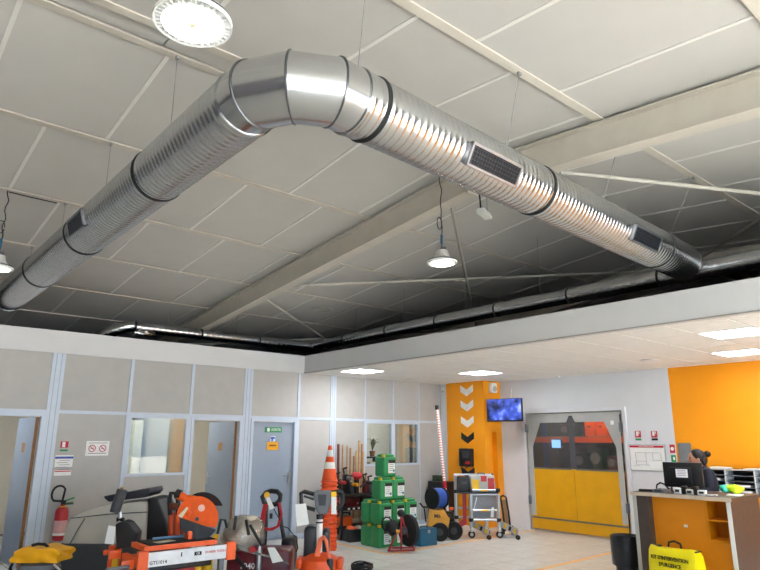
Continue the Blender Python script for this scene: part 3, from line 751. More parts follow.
# workshop beyond the flap door
wsm = M('workshop_wall', '4A4644', .9)
wallbox('wall_workshop', (12.3, 3.4, 0), (12.4, 9.9, 3.0), wsm, 'dark workshop wall behind the rack')
wallbox('wall_workshop_side', (XW + .15, 9.7, 0), (12.4, 9.8, 3.0), wsm, 'dark workshop end wall')
wallbox('wall_workshop_end', (XW + .15, 3.5, 0), (12.4, 3.6, 3.0), wsm, 'dark workshop wall beyond the counter')
wallbox('ceiling_workshop', (XW + .15, 3.5, 2.9), (12.4, 9.8, 2.95), wsm, 'dark workshop ceiling')
rk = thing('pallet_rack', 'orange beamed storage rack in the workshop behind the flap door', 'rack', (12.0, 6.6, 0), RW)
for x in (-2.0, 0.6, 2.2):
    for y in (-.3, .2): B().box((x, y, 1.35), (.08, .06, 2.7)).out('upright', blue, rk, 0)
for z in (.4, 1.0, 1.68, 2.35):
    for y in (-.3, .2): B().box((.1, y, z), (4.2, .05, .11)).out('beam', orange, rk, 0)
    B().box((.1, -.05, z + .06), (4.2, .55, .02)).out('shelf_board', wood2, rk, 0)
CNT = {}
wl_i = [('orange storage crate on the upper workshop rack shelf', dorange), ('dark grey machine on the middle workshop rack shelf', dgrey), ('black machine on the middle workshop rack shelf', black), ('rusty red part on the middle workshop rack shelf', dred), ('pale grey part on the workshop rack shelf', lgrey)]
for (x, z, sx, sz, m_, k) in ((-.62, 1.75, .24, .32, orange, 0), (-.36, 1.75, .24, .32, orange, 0), (.3, 1.75, .5, .3, dgrey, 1), (-1.2, 1.75, .5, .26, dgrey, 1),
                              (-.9, 1.07, .3, .35, black, 2), (-.5, 1.07, .22, .45, dgrey, 1), (-.15, 1.07, .3, .3, dred, 3), (.2, 1.07, .2, .4, dgrey, 1), (.55, 1.07, .34, .3, black, 2), (.9, 1.07, .25, .42, dorange, 0), (1.25, 1.07, .3, .32, black, 2)):
    nmz = 'upper' if z > 1.5 else 'middle'
    base = {0: 'orange storage crate', 1: 'dark grey machine housing', 2: 'black machine housing', 3: 'rusty red machine part', 4: 'pale grey canister'}[k]
    CNT[(k, nmz)] = CNT.get((k, nmz), -1) + 1
    t = thing('storage_crate' if k == 0 else 'machine_part', '%s %s on the %s workshop rack shelf' % (('first', 'second', 'third')[CNT[(k, nmz)]], base, nmz), 'crate' if k == 0 else 'machine', (11.96, 6.6 - x, z), RW, 'goods on the workshop rack')
    B().box((0, 0, sz / 2), (sx, .3, sz), .03).out('body', m_, t)
    if k == 0: B().box((0, -.16, sz * .6), (.06, .02, .03), .005).out('handle', black, t)
    else: B().cyl((0, -.15, sz * .55), (0, -.22, sz * .55), sz * .25, n=14).out('cover', mgrey, t); B().tube([(-sx * .3, 0, sz), (-sx * .3, 0, sz + .08), (sx * .3, 0, sz + .08), (sx * .3, 0, sz)], .012, 6).out('handle', blackm, t)
t = thing('workshop_screen', 'small glowing blue screen among the workshop machines', 'screen', (11.3, 7.68, 1.06), RW)
B().box((0, .0, .54), (.24, .04, .2), .01).out('casing', black, t); B().box((0, -.022, .54), (.21, .004, .16)).out('display', M('screen_blue', '2050A0', .3, 0, 0, emit='7FB4FF', estr=2.2), t, 0); B().box((0, 0, .22), (.04, .03, .46)).out('stand', dgrey, t, 0); B().box((0, 0, 0), (.2, .18, .02)).out('foot', dgrey, t, 0)
wbk = thing('work_bench', 'dark work bench below the blue workshop screen', 'bench', (11.3, 7.1, 0), RW)
B().box((0, 0, 1.03), (1.6, .36, .04)).out('worktop', wood2, wbk, 0)
for sx in (-.75, .75): B().box((sx, 0, .5), (.06, .3, 1.02)).out('leg', blackm, wbk, 0)
wfill = thing('workshop_fill', 'unseen fill light added under the workshop ceiling', 'light', (11.2, 6.6, 2.85), RW)  # unseen lamp added to brighten the workshop behind the flaps
B().box((0, 0, .02), (1.5, .1, .05), .01).out('body', whitem, wfill); B().cyl((-.7, 0, -.02), (.7, 0, -.02), .015, n=10).out('tube', M('fill_tube', 'FFFFFF', .4, 0, 0, emit='FFE2C0', estr=170), wfill)

# signs on the white wall
def wsign(nm, lab, u0, v0, u1, v1, x=XW, cat='sign'):
    a = pX(u0, v0, x); b_ = pX(u1, v1, x); w_ = a.y - b_.y; hh = a.z - b_.z
    t = thing(nm, lab, cat, (x - .004, (a.y + b_.y) / 2, (a.z + b_.z) / 2), RW); return t, w_, hh
for (u0, u1, m_, lab) in ((635, 641.5, greenink, 'small red extinguisher sign with green base on white wall'), (651, 658, inkm, 'small red extinguisher sign with dark base on white wall')):
    t, w_, hh = wsign('extinguisher_sign', lab, u0, 431, u1, 440)
    B().box((0, 0, .02), (w_, .006, hh - .04)).out('red_plate', redink, t, 0); B().box((0, 0, -hh / 2 + .01), (w_, .006, .035)).out('base_strip', m_, t, 0)
    B().box((-.012, -.004, .03), (.04, .003, hh * .5)).box((.022, -.004, .045), (.012, .003, hh * .3)).out('pictogram', paper, t, 0)
t, w_, hh = wsign('evacuation_plan', 'framed evacuation plan with a red header on white wall', 629, 444, 668, 472)
B().box((0, -.008, 0), (w_, .02, hh), .004).out('frame', alu, t, 0); B().box((0, -.019, 0), (w_ - .03, .004, hh - .03)).out('sheet', paper, t, 0)
B().box((0, -.022, hh / 2 - .04), (w_ - .04, .003, .035)).out('header', redink, t, 0)
text('heading', 'PLAN D\'EVACUATION', .026, paper, t, (0, -.024, hh / 2 - .04))
b = B(); k = M('plan_lines', '6A6E78', .6, 0, 0)
for (xa, za, xb, zb) in ((-.2, .08, .22, .08), (-.2, -.06, -.02, -.06), (-.02, .08, -.02, -.12), (.1, .08, .1, -.04), (.1, -.04, .24, -.04), (.24, .08, .24, -.12), (-.2, .08, -.2, -.12), (-.2, -.12, .24, -.12), (-.26, -.14, -.14, -.14)): b.bar((xa, -.022, za), (xb, -.022, zb), .004, .004, (0, 1, 0))
b.out('plan_drawing', k, t, 0)
t, w_, hh = wsign('alarm_sign', 'small red fire alarm sign beside the evacuation plan', 669.5, 444.5, 675.5, 453); B().box((0, 0, 0), (w_, .006, hh)).out('plate', redink, t, 0); B().cyl((0, -.004, 0), (0, -.006, 0), .03, n=14).out('pictogram', paper, t)
t, w_, hh = wsign('exit_sign', 'small green emergency sign beside the evacuation plan', 671, 455, 676.5, 462); B().box((0, 0, 0), (w_, .006, hh)).out('plate', greenink, t, 0); B().box((.01, -.004, 0), (.03, .003, .05)).out('pictogram', paper, t, 0)
# grey board on the yellow wall
t, w_, hh = wsign('wall_panel', 'dark grey rounded board on the yellow wall behind person', 678, 443, 694.5, 474); B().box((0, -.012, 0), (w_, .03, hh), .012).out('board', M('slate_grey', '6B6E70', .6), t); B().box((0, -.029, 0), (w_ - .03, .004, hh - .03)).out('face', M('slate_face', '75787A', .7), t, 0)
B().box((XW - .001, 3.35, H / 2), (.004, .006, H - .1)).out('trim_2', M('yellow_joint', 'D88404', .6), None, 0)
tag(bpy.data.objects['trim_2'], 'thin joint line in the yellow wall', kind='structure')
# low cabinet and pigeonhole organiser against the yellow wall
cb = thing('low_cabinet', 'white topped low cabinet along the yellow wall', 'cabinet', (10.22, 3.55, 0), RW)
B().box((0, 0, .45), (1.9, .5, .9)).out('body', M('cabinet_yellow', 'E89A10', .5), cb, 0); B().box((0, 0, .915), (1.94, .54, .03), .004).out('top', whitem, cb, 0)
for x in (-.62, 0, .62): d_ = B().box((x, -.258, .44), (.6, .016, .82), .004).out('door', M('cabinet_yellow', 'E89A10', .5), cb, 0); B().box((x + .25, -.272, .6), (.014, .016, .12)).out('handle', steel, d_, 0)
og = thing('pigeonhole_organiser', 'black pigeonhole paper organiser on the low cabinet', 'organiser', (10.25, 3.6, .93), RW)
B().box((0, .16, .17), (1.6, .02, .33)).out('back', black, og, 0)
for x in (-.8, -.4, 0, .4, .8): B().box((x, 0, .17), (.012, .3, .33)).out('divider', whitem, og, 0)
for k in range(5): B().box((0, 0, .005 + k * .08), (1.6, .3, .008)).out('shelf', mgrey if k % 4 else lgrey, og, 0)
rnd = random.Random(4)
for (x, k) in ((-.6, 0), (-.6, 2), (-.2, 1), (-.2, 0), (.2, 0), (.2, 2), (.6, 1), (.6, 0), (.6, 2)):
    t = thing('paper_stack', 'white paper stack in the %s slot, %s column of the black organiser' % (('bottom', 'second', 'third')[k], {-.6: 'first', -.2: 'second', .2: 'third', .6: 'fourth'}[x]), 'paper', (10.22, 3.6 - x, .93 + .009 + k * .08 + .001), RW, 'paper stacks in the organiser')
    for i in range(2): B().box((rnd.uniform(-.01, .01), -.0, .008 + i * .014), (.26, .21, .012)).out('sheaf', paper, t, 0)
B().box((.1, 0, .343), (.5, .24, .012)).box((-.5, 0, .35), (.24, .2, .02)).out('top_papers', paper, og, 0)

# ================================================================== COUNTER
KX = 7.75; kyl, kyr, KH = 4.20, 3.05, 1.05
cn = thing('service_counter', 'service counter with orange front, brown ends and pale top', 'counter', (KX, (kyl + kyr) / 2, 0), RW)
W_ = kyl - kyr; hw = W_ / 2
ofront = M('counter_orange', 'E08A10', .45, 0, .04, 5)
B().box((0, .42, KH - .02), (W_ + .04, .88, .04), .004).out('top', wenge, cn, 0)
B().box((0, -.022, KH - .02), (W_ + .045, .008, .042)).out('top_edge', oak, cn, 0)
for s in (-1, 1):
    e_ = B().box((s * (hw - .02), .42, (KH - .04) / 2), (.04, .84, KH - .04)).out('end_panel', wenge, cn, 0)
    B().box((s * (hw - .02), -.004, (KH - .04) / 2), (.046, .008, KH - .04)).out('edge_band', whitem if s > 0 else lgrey, e_, 0)
# front board set back, with a two-hole niche
fy = .12; nxa, nxb, nza, nzb = .26, hw - .04, .56, 1.0
b = B(); xl, xr = -hw + .04, hw - .04
b.box(((xl + nxa) / 2, fy, (KH - .04) / 2), (nxa - xl, .02, KH - .04)); b.box(((nxa + xr) / 2, fy, nza / 2), (xr - nxa, .02, nza)); b.box(((nxa + xr) / 2, fy, (nzb + KH - .04) / 2), (xr - nxa, .02, KH - .04 - nzb))
b.out('front_board', ofront, cn, 0)
B().box((xl + .075, .055, (KH - .04) / 2), (.15, .11, KH - .04)).out('inner_return', wenge, cn, 0)
nb = B().box(((nxa + nxb) / 2, fy + .26, (nza + nzb) / 2), (nxb - nxa, .02, nzb - nza)).out('niche_back', ofront, cn, 0)
for z in (nza, (nza + nzb) / 2, nzb): B().box(((nxa + nxb) / 2, fy + .12, z), (nxb - nxa, .26, .018)).out('niche_shelf', yellowp, cn, 0)
B().box((nxa, fy + .12, (nza + nzb) / 2), (.018, .26, nzb - nza)).out('niche_side', yellowp, cn, 0)
B().box((0, fy - .012, .69), (.045, .006, .03), .002).out('socket', whitem, cn, 0)
# yellow kit bag
p = pX(675, 565, 7.56)
kb = thing('spill_kit_bag', 'yellow emergency spill kit bag standing before the counter', 'bag', (7.6, p.y, 0), R(-96))
hz = .47
q = B(); bm = q.bm; rows = []
for (z, w2, d2_) in ((0, .27, .12), (.06, .285, .13), (.3, .285, .12), (.42, .28, .1), (hz, .265, .07)):
    rows.append([bm.verts.new((x * w2, y * d2_ , z + (.02 * math.sin(x * 3 + y) if z > .4 else 0))) for (x, y) in ((-1, -.85), (-.9, -1), (-.3, -1.06), (.3, -1.06), (.9, -1), (1, -.85), (1, .85), (.9, 1), (-.9, 1), (-1, .85))])
for a, b_ in zip(rows, rows[1:]): q.skin(a, b_)
q.cap(rows[0]); q.cap(rows[-1]); q.out('bag_body', M('bag_yellow', 'F0E008', .4, 0, .05, 8, .15, 12), kb, 50)
for sx_ in (-1, 1): B().box((sx_ * .24, 0, hz - .01), (.07, .14, .015)).out('corner_strap', black, kb, 0)
B().tube([(-.08, 0, hz), (-.07, 0, hz + .05), (0, 0, hz + .07), (.07, 0, hz + .05), (.08, 0, hz)], .012, 8).out('carry_handle', black, kb)
text('lettering', "KIT D'INTERVENTION", .058, inkm, kb, (0, -.134, .36), sx=.8, ext=.003); text('lettering', "D'URGENCE", .058, inkm, kb, (0, -.138, .29), sx=.85, ext=.003)
# bin with black liner
p = at(622, 568, 8.9)
bn = thing('waste_bin', 'waste bin with a black liner beside the counter', 'bin', (8.12, 4.56, 0), 0)
B().lathe([(.13, 0), (.14, .02), (.16, .4), (.165, .44), (.155, .44), (.13, .05), (.01, .04)], 20).out('bucket', dgrey, bn)
q = B(); bm = q.bm; rows = []; rnd = random.Random(9)
for (z, r) in ((.40, .15), (.46, .168), (.465, .178), (.44, .186), (.3, .19), (.16, .185), (.1, .18)):
    rows.append([bm.verts.new((r * (1 + .03 * math.sin(k * 1.7 + z * 9) + rnd.uniform(-.012, .012)) * math.cos(k * 2 * math.pi / 26), r * (1 + .03 * math.sin(k * 2.3)) * math.sin(k * 2 * math.pi / 26), z)) for k in range(26)])
for a, b_ in zip(rows, rows[1:]): q.skin(a, b_)
q.out('bin_liner', M('liner_black', '24272D', .42, 0, .12, 12, .8, 14), bn, 60)
# monitor seen from behind
p = pX(684, 480, 8.12)
mo = thing('computer_monitor', 'black computer monitor turned away, with white label on its back', 'monitor', (8.12, 3.71, KH), R(-84))
B().box((0, 0, .21), (.47, .035, .3), .01).out('casing', black, mo); B().box((-.02, -.03, .2), (.26, .03, .2), .012).out('rear_bulge', blackm, mo); B().box((0, -.045, .23), (.14, .004, .1)).out('rear_label', paper, mo, 0)
for k in range(4): B().box((0, -.048, .265 - k * .02), (.1, .002, .005)).out('label_line', M('label_purple', '8A6AA0', .6), mo, 0)
B().box((0, -.01, .06), (.06, .03, .12)).out('neck', black, mo, 0); B().box((0, 0, .008), (.24, .17, .016), .004).out('foot', black, mo)
# small devices on the counter
for (u, w_, hh, m_, nm, lab, cat) in ((659, .14, .04, mgrey, 'card_reader', 'grey card terminal lying left of the monitor', 'terminal'), (678, .08, .07, whitem, 'price_tag_stand', 'small white tag stand left under the monitor', 'stand'), (690, .08, .06, lgrey, 'stamp_holder', 'pale grey stamp box under the monitor edge', 'box'), (702, .09, .06, whitem, 'label_stand', 'small white stand with a dark mark under monitor', 'stand'), (711, .12, .02, lgrey, 'notepad', 'pale notepad lying beside the person', 'notepad')):
    p = pZ(u, 494, KH); t = thing(nm, lab, cat, (7.86, pX(u, 490, 7.86).y, KH + .0), R(-90 + 6))
    B().box((0, 0, hh / 2), (w_, .07, hh), .006).out('body', m_, t); B().box((0, -.037, hh * .55), (w_ * .6, .004, hh * .4)).out('face', black if hh > .03 else paper, t, 0)
for (u, lab) in ((684.5, 'black device between the tag stand and stamp box'), (696, 'black device between stamp box and label stand')):
    t = thing('telephone', lab, 'telephone', (7.9, pX(u, 490, 7.9).y, KH), R(-88), 'black counter devices'); B().box((0, 0, .035), (.07, .08, .07), .012).out('base', black, t); B().box((0, .0, .08), (.05, .12, .025), .01).out('handset', blackm, t)
t = thing('cable_reel', 'black cable loop with grey plug on the counter end', 'cable', (8.3, 4.08, KH), RW)
B().tube([(-.08 + .0, 0, .01), (-.07, 0, .06), (-.02, 0, .09), (.04, 0, .07), (.08, .0, .02), (.14, .0, .012), (.24, .02, .012)], .011, 8).out('cable', rubber, t); B().box((.2, -.05, .01), (.18, .1, .018), .004).out('folder', M('grey_folder', 'A8A8AC', .5), t, 0)
t = thing('scanner_wand', 'black barcode wand lying beside the card terminal', 'scanner', (7.9, pX(648, 490, 7.9).y, KH), R(-80)); B().box((0, 0, .015), (.22, .05, .028), .01).out('body', black, t); B().cyl((.1, 0, .02), (.16, 0, .03), .02, n=10).out('head', blackm, t)
pp = thing('paper_sheet', 'white paper sheet standing beside the monitor', 'paper', (8.12, pX(660, 465, 8.12).y, KH), R(-75)); q = B(); q.prism([(-.1, .27), (.13, .31), (.13, .37), (-.14, .35)], 0, .004); q.out('sheet', paper, pp, 0); B().box((.11, .008, .16), (.02, .008, .32)).out('holder', dgrey, pp, 0)
hv = thing('hi_vis_vest', 'crumpled yellow high visibility vest on the counter end', 'vest', (8.3, 3.2, KH), 0)
B().lumpy((0, 0, .066), (.1, .09, .055), .25, 11).out('cloth', hivis, hv); B().lumpy((-.07, .08, .062), (.06, .05, .05), .25, 12).out('lining', M('teal_cloth', '3FBFA8', .7), hv)
tag(B().box((0, 0, .008), (.2, .15, .012), .002).out('document', paper, loc=(8.12, 3.13, KH), rz=.2), 'cream document lying at the counter end by vest', 'paper')
# ------------------------------------------------------------------ person behind the counter
pr = thing('person', 'person in dark navy jacket standing behind the counter, head bowed', 'person', (8.98, 3.80, 0), R(128))
def skinned(name, joints, edges, mat, parent, root=0, sub=2):
    me = bpy.data.meshes.new(name); me.from_pydata([j[0] for j in joints], edges, []); me.materials.append(mat)
    o = bpy.data.objects.new(name, me); C.objects.link(o)
    md = o.modifiers.new('skin', 'SKIN'); md.use_smooth_shade = True
    sv = me.skin_vertices[0].data if me.skin_vertices else None
    if sv is None:
        bm = bmesh.new(); bm.from_mesh(me); bm.verts.layers.skin.verify(); bm.to_mesh(me); bm.free(); sv = me.skin_vertices[0].data
    for i, j in enumerate(joints):
        r = j[1] if isinstance(j[1], tuple) else (j[1], j[1]); sv[i].radius = r; sv[i].use_root = (i == root)
    sm = o.modifiers.new('sub', 'SUBSURF'); sm.levels = sub; sm.render_levels = sub
    dg = bpy.context.evaluated_depsgraph_get(); ev = bpy.data.meshes.new_from_object(o.evaluated_get(dg)); ev.name = name
    bpy.data.objects.remove(o)
    ev.polygons.foreach_set('use_smooth', [True] * len(ev.polygons))
    o2 = bpy.data.objects.new(name, ev); C.objects.link(o2); o2.parent = parent
    return o2
# local: +x is the way the person faces, y to the person's left
J = [((0, 0, .86), (.13, .15)), ((-.02, 0, 1.05), (.12, .15)), ((0, 0, 1.2), (.12, .165)), ((.03, 0, 1.3), (.085, .1)), ((.05, 0, 1.36), (.05, .05)),
     ((.02, .19, 1.27), .065), ((.02, -.19, 1.27), .065), ((.03, .24, 1.03), .05), ((.03, -.24, 1.03), .05), ((.24, .19, 1.08), .036), ((.24, -.19, 1.08), .036),
     ((0, .09, .8), .085), ((0, -.09, .8), .085), ((.01, .1, .45), .062), ((.01, -.1, .45), .062), ((-.02, .1, .08), .045), ((-.02, -.1, .08), .045), ((.1, .1, .04), .04), ((.1, -.1, .04), .04)]
E_ = [(0, 1), (1, 2), (2, 3), (3, 4), (2, 5), (2, 6), (5, 7), (6, 8), (7, 9), (8, 10), (0, 11), (0, 12), (11, 13), (12, 14), (13, 15), (14, 16), (15, 17), (16, 18)]
skinned('clothed_body', J, E_, navy, pr)
hd = B(); hd.sph((.1, 0, 1.44), (.092, .074, .108), 24)
hd.sph((.135, 0, 1.395), (.05, .05, .05), 14); hd.cyl((.05, 0, 1.32), (.075, 0, 1.42), .05, .048, 14); hd.sph((.195, 0, 1.425), (.016, .012, .02), 10)
for s in (-1, 1): hd.sph((.09, s * .074, 1.43), (.02, .012, .03), 10)
hobj = hd.out('head', skin, pr, 60)
for s in (-1, 1): B().sph((.18, s * .03, 1.452), (.01, .014, .008), 8).out('eye', M('eye_dark', '1A1412', .3), hobj)
B().box((.19, 0, 1.385), (.01, .04, .008), .003).out('mouth', M('lip', '8A4A44', .5), hobj)
hr = B(); hr.sph((.075, 0, 1.468), (.1, .086, .098), 22); hr.sph((.02, 0, 1.42), (.06, .075, .08), 16); hr.sph((-.05, 0, 1.5), (.042, .042, .042), 14); hr.out('hair', hair, pr, 80)
for s in (-1, 1):
    hb = [((.24, s * .19, 1.08), .03), ((.31, s * .17, 1.09), (.034, .02))]
    hj = list(hb); he = [(0, 1)]
    for k in range(4):
        i = len(hj); hj += [((.345, s * .17 + (k - 1.5) * .019, 1.09), .009), ((.385 - abs(k - 1.3) * .008, s * .17 + (k - 1.5) * .021, 1.083), .008), ((.41 - abs(k - 1.3) * .01, s * .17 + (k - 1.5) * .021, 1.07), .007)]; he += [(1, i), (i, i + 1), (i + 1, i + 2)]
    i = len(hj); hj += [((.3, s * .135, 1.085), .01), ((.335, s * .12, 1.078), .008)]; he += [(1, i), (i, i + 1)]
    skinned('hand', hj, he, skin, pr, sub=1)

# ================================================================== PARTITION SIGNS
def psign(nm, lab, u0, v0, u1, v1, cat='sign', y=YP):
    a = pY(u0, v0, y); b_ = pY(u1, v1, y); t = thing(nm, lab, cat, ((a.x + b_.x) / 2, y - .004, (a.z + b_.z) / 2)); return t, b_.x - a.x, a.z - b_.z
t, w_, hh = psign('extinguisher_sign', 'small red extinguisher sign above the posted sheet on partition', 61, 441, 67.5, 451)
B().box((0, 0, .02), (w_, .005, hh - .05)).out('red_plate', redink, t, 0); B().box((-.01, -.003, .02), (.04, .003, .07)).out('pictogram', paper, t, 0); B().box((0, 0, -hh / 2 + .01), (w_, .005, .025)).out('base_strip', greenink, t, 0)
t, w_, hh = psign('safety_sheet', 'white safety instruction sheets with blue header on partition', 55.5, 455.5, 71, 475.5)
B().box((0, 0, .06), (w_, .005, hh * .58)).out('sheet', paper, t, 0); B().box((0, 0, -hh * .36), (w_ * .95, .005, hh * .26)).out('sheet', paper, t, 0); B().box((0, -.003, hh / 2 - .03), (w_, .003, .03)).out('header', blueink, t, 0)
for k in range(6): B().box((-.02 + .03 * (k % 2), -.004, .1 - k * .03), (w_ * .6, .002, .006)).out('text_line', M('line_grey', '707480', .6), t, 0)
B().box((0, -.004, -hh * .28), (w_ * .9, .002, .014)).out('red_line', redink, t, 0)
t, w_, hh = psign('no_smoking_sign', 'white sign with two red prohibition rings on partition', 86.5, 441, 108, 455.5)
B().box((0, 0, 0), (w_, .005, hh)).out('plate', paper, t, 0)
for s in (-1, 1):
    c = Vector((s * w_ * .23, -.004, .0)); r = .045
    B().tube([c + Vector((r * math.cos(k * .3927), 0, r * math.sin(k * .3927))) for k in range(16)], .005, 6, True).bar(c + Vector((-.032, 0, .032)), c + Vector((.032, 0, -.032)), .008, .003, (0, 1, 0)).out('prohibition_ring', redink, t)
    B().box(c, (.045, .002, .008)).out('pictogram', inkm, t, 0)
b = B()
for z in (.075, -.07): b.box((0, -.003, z), (w_ * .8, .002, .008))
b.out('caption', M('line_grey', '707480', .6), t, 0)
DOORF = YP + .025
t, w_, hh = psign('exit_sign', 'green emergency exit sign on the closed door', 265, 427, 281.5, 432.5, y=DOORF); B().box((0, 0, 0), (w_, .006, hh)).out('plate', greenink, t, 0)
B().box((-w_ * .3, -.004, 0), (.05, .002, .06)).out('running_figure', paper, t, 0); text('lettering', 'SORTIE', .06, paper, t, (.05, -.005, 0))
t, w_, hh = psign('blue_pictogram', 'small blue pictogram sticker on the closed door', 270, 436, 275, 441.5, y=DOORF); B().box((0, 0, 0), (w_, .004, hh)).out('plate', paper, t, 0); B().box((0, -.003, .015), (w_ * .8, .002, .035)).box((-.01, -.003, -.02), (.03, .002, .04)).out('pictogram', blueink, t, 0)
t, w_, hh = psign('yellow_sign', 'yellow notice with dark text on the closed door', 267, 442, 278, 450, y=DOORF); B().box((0, 0, 0), (w_, .005, hh)).out('plate', yelink, t, 0); B().box((0, -.003, .01), (w_ * .6, .002, .022)).out('text_line', M('brown_ink', '5A3A08', .6), t, 0)
# extinguisher
a = pY(59, 537, YP - .1)
ex = thing('fire_extinguisher', 'red fire extinguisher with black hose hung on the partition', 'extinguisher', (a.x, YP - .1, .34), 0)
B().lathe([(.06, 0), (.085, .02), (.085, .36), (.07, .41), (.03, .44), (.03, .46)], 24).out('cylinder', red, ex)
B().lathe([(.0862, .1), (.0865, .12), (.0865, .24), (.0862, .26)], 24).out('label_band', M('label_pinkish', 'D8A8A8', .6), ex)
B().lathe([(.0862, .07), (.0866, .075), (.0866, .095), (.0862, .1)], 24).out('white_band', paper, ex)
B().box((0, 0, .48), (.05, .05, .05), .01).out('valve', blackm, ex); B().box((.06, -.01, .52), (.16, .025, .02), .005, Matrix.Rotation(R(-18), 3, 'Y')).out('lever', greenink, ex); B().box((.07, -.01, .47), (.12, .03, .03), .008).out('carry_grip', M('dark_green', '1C4A26', .5), ex)
B().box((0, -.02, .43), (.07, .04, .025), .005).out('tag', yellow, ex)
B().tube([(-.02, -.02, .48)] + [(-.07 + .09 * math.cos(a_), -.02, .6 + .11 * math.sin(a_)) for a_ in [R(-60) - k * .42 + 0 for k in range(3, 12)]][::-1] + [(.03, -.02, .5)], .014, 8).out('hose', rubber, ex)
B().box((0, .09, .3), (.06, .02, .1)).out('wall_bracket', blackm, ex, 0)

# ================================================================== FOREGROUND MACHINES
# scrubber dryer
P = PX(122, 8.1); T_ = thing('scrubber_dryer', 'large grey floor scrubber dryer parked by the partition', 'scrubber', P.loc, ROTC)
def out(poly, y0, y1, nm, m, par=None, bev=0): 
    q = B(); flat(q, [P(*p) for p in poly], y0, y1)
    if bev: bmesh.ops.bevel(q.bm, geom=q.bm.edges[:], offset=bev, segments=3, affect='EDGES', profile=.6)
    return q.out(nm, m, par or T_, 50)
out([(73, 543), (78, 522), (84, 514), (100, 507), (120, 502.5), (150, 499), (156, 499), (154, 545)], -.32, .3, 'tank_body', M('scrubber_grey', 'B9B6AC', .4, 0, .05, 6), bev=.05)
lowz = P(75, 545)
q = B().box(((P(73, 545).x + P(160, 545).x) / 2, 0, (lowz.z + .09) / 2 + .05), (P(160, 545).x - P(73, 545).x + .04, .7, lowz.z - .05), .04); q.out('lower_body', M('scrubber_dark', '3C4045', .5, 0, .06, 10), T_, 50)
out([(155, 496), (165, 497), (174, 520), (176, 540), (153, 543)], -.26, .26, 'rear_housing', black, bev=.025)
out([(112, 494.5), (128, 491.5), (156, 487), (157, 491), (153, 495.5), (117, 500), (113, 497)], -.24, .24, 'squeegee_lid', M('dark_navy_rubber', '20242E', .5), bev=.01)
for (c0, c1) in (((84, 515), (157, 509)), ((81, 543), (97, 515))):
    a, b_ = P(*c0), P(*c1); B().tube([Vector((a.x, -.325, a.z)), Vector(((a.x + b_.x) / 2, -.327, (a.z + b_.z) / 2 + .012)), Vector((b_.x, -.325, b_.z))], .006, 6).out('seam', dgrey, T_)
for sx in (-.35, .4):
    for sy in (-.3, .3): B().cyl((sx, sy - .03, .09), (sx, sy + .03, .09), .09, n=20).out('wheel', rubber, T_)
B().box((-.1, 0, .06), (.5, .6, .06), .02).out('brush_deck', black, T_)
# vacuum with yellow tarp
P = PX(43, 7.15); T_ = thing('wet_vacuum', 'grey drum vacuum under a yellow tarp', 'vacuum', P.loc, ROTC)
zt = P(43, 560).z
B().lathe([(.17, .1), (.19, .12), (.2, zt - .12), (.21, zt - .1), (.2, zt - .03), (.12, zt)], 28).out('drum', mgrey, T_); B().lathe([(.205, zt - .11), (.215, zt - .1), (.215, zt - .085), (.205, zt - .075)], 28).out('clamp_ring', black, T_)
B().tube([(-.2, -.05, zt - .02), (-.25, -.06, zt + .0), (-.28, -.06, zt - .07), (-.25, -.06, zt - .13), (-.2, -.05, zt - .13)], .016, 8).out('handle', black, T_)
for k in range(4): a = k * math.pi / 2 + .78; B().cyl((.17 * math.cos(a), .17 * math.sin(a) - .015, .04), (.17 * math.cos(a), .17 * math.sin(a) + .015, .04), .04, n=14).out('caster', black, T_)
B().box((0, 0, .09), (.34, .34, .04), .02).out('base', dgrey, T_); B().cyl((.19, -.08, zt - .03), (.36, -.2, zt - .1), .012, n=8).out('rod', whitem, T_)
tb = thing('yellow_tarp', 'crumpled yellow tarp bag lying on the grey vacuum', 'tarp', (P.loc.x, P.loc.y, zt), ROTC)
x0, x1 = P(20, 552).x * .95, P(68, 552).x * .95; ztop = P(43, 545).z - zt; zl = P(43, 566).z - zt
q = B().box(((x0 + x1) / 2, 0, .002 + ztop / 2), (x1 - x0, .36, ztop))
bmesh.ops.subdivide_edges(q.bm, edges=q.bm.edges[:], cuts=11, use_grid_fill=True)
for v in q.bm.verts:
    fx = (v.co.x - x0) / (x1 - x0); fz_ = v.co.z / ztop; e_ = abs(fx - .5) * 2
    v.co.z *= (1 - .22 * e_ ** 3) * (.93 + .07 * math.sin(fx * 11 + v.co.y * 9))
    k_ = 1 + (.05 * math.sin(fx * 17 + fz_ * 5) + .04 * math.sin(fz_ * 9 + fx * 8)) - .18 * fz_ ** 2
    v.co.y *= k_; v.co.x += .015 * math.sin(v.co.y * 20 + fz_ * 6)
    v.co.z = max(v.co.z, .002)
q.out('tarp_cloth', tarp, tb, 70)
B().tube([(-.08, -.06, ztop + .005), (-.02, -.06, ztop + .02), (.06, -.06, ztop + .015), (.1, -.07, ztop - .01)], .016, 8).out('strap', black, tb)

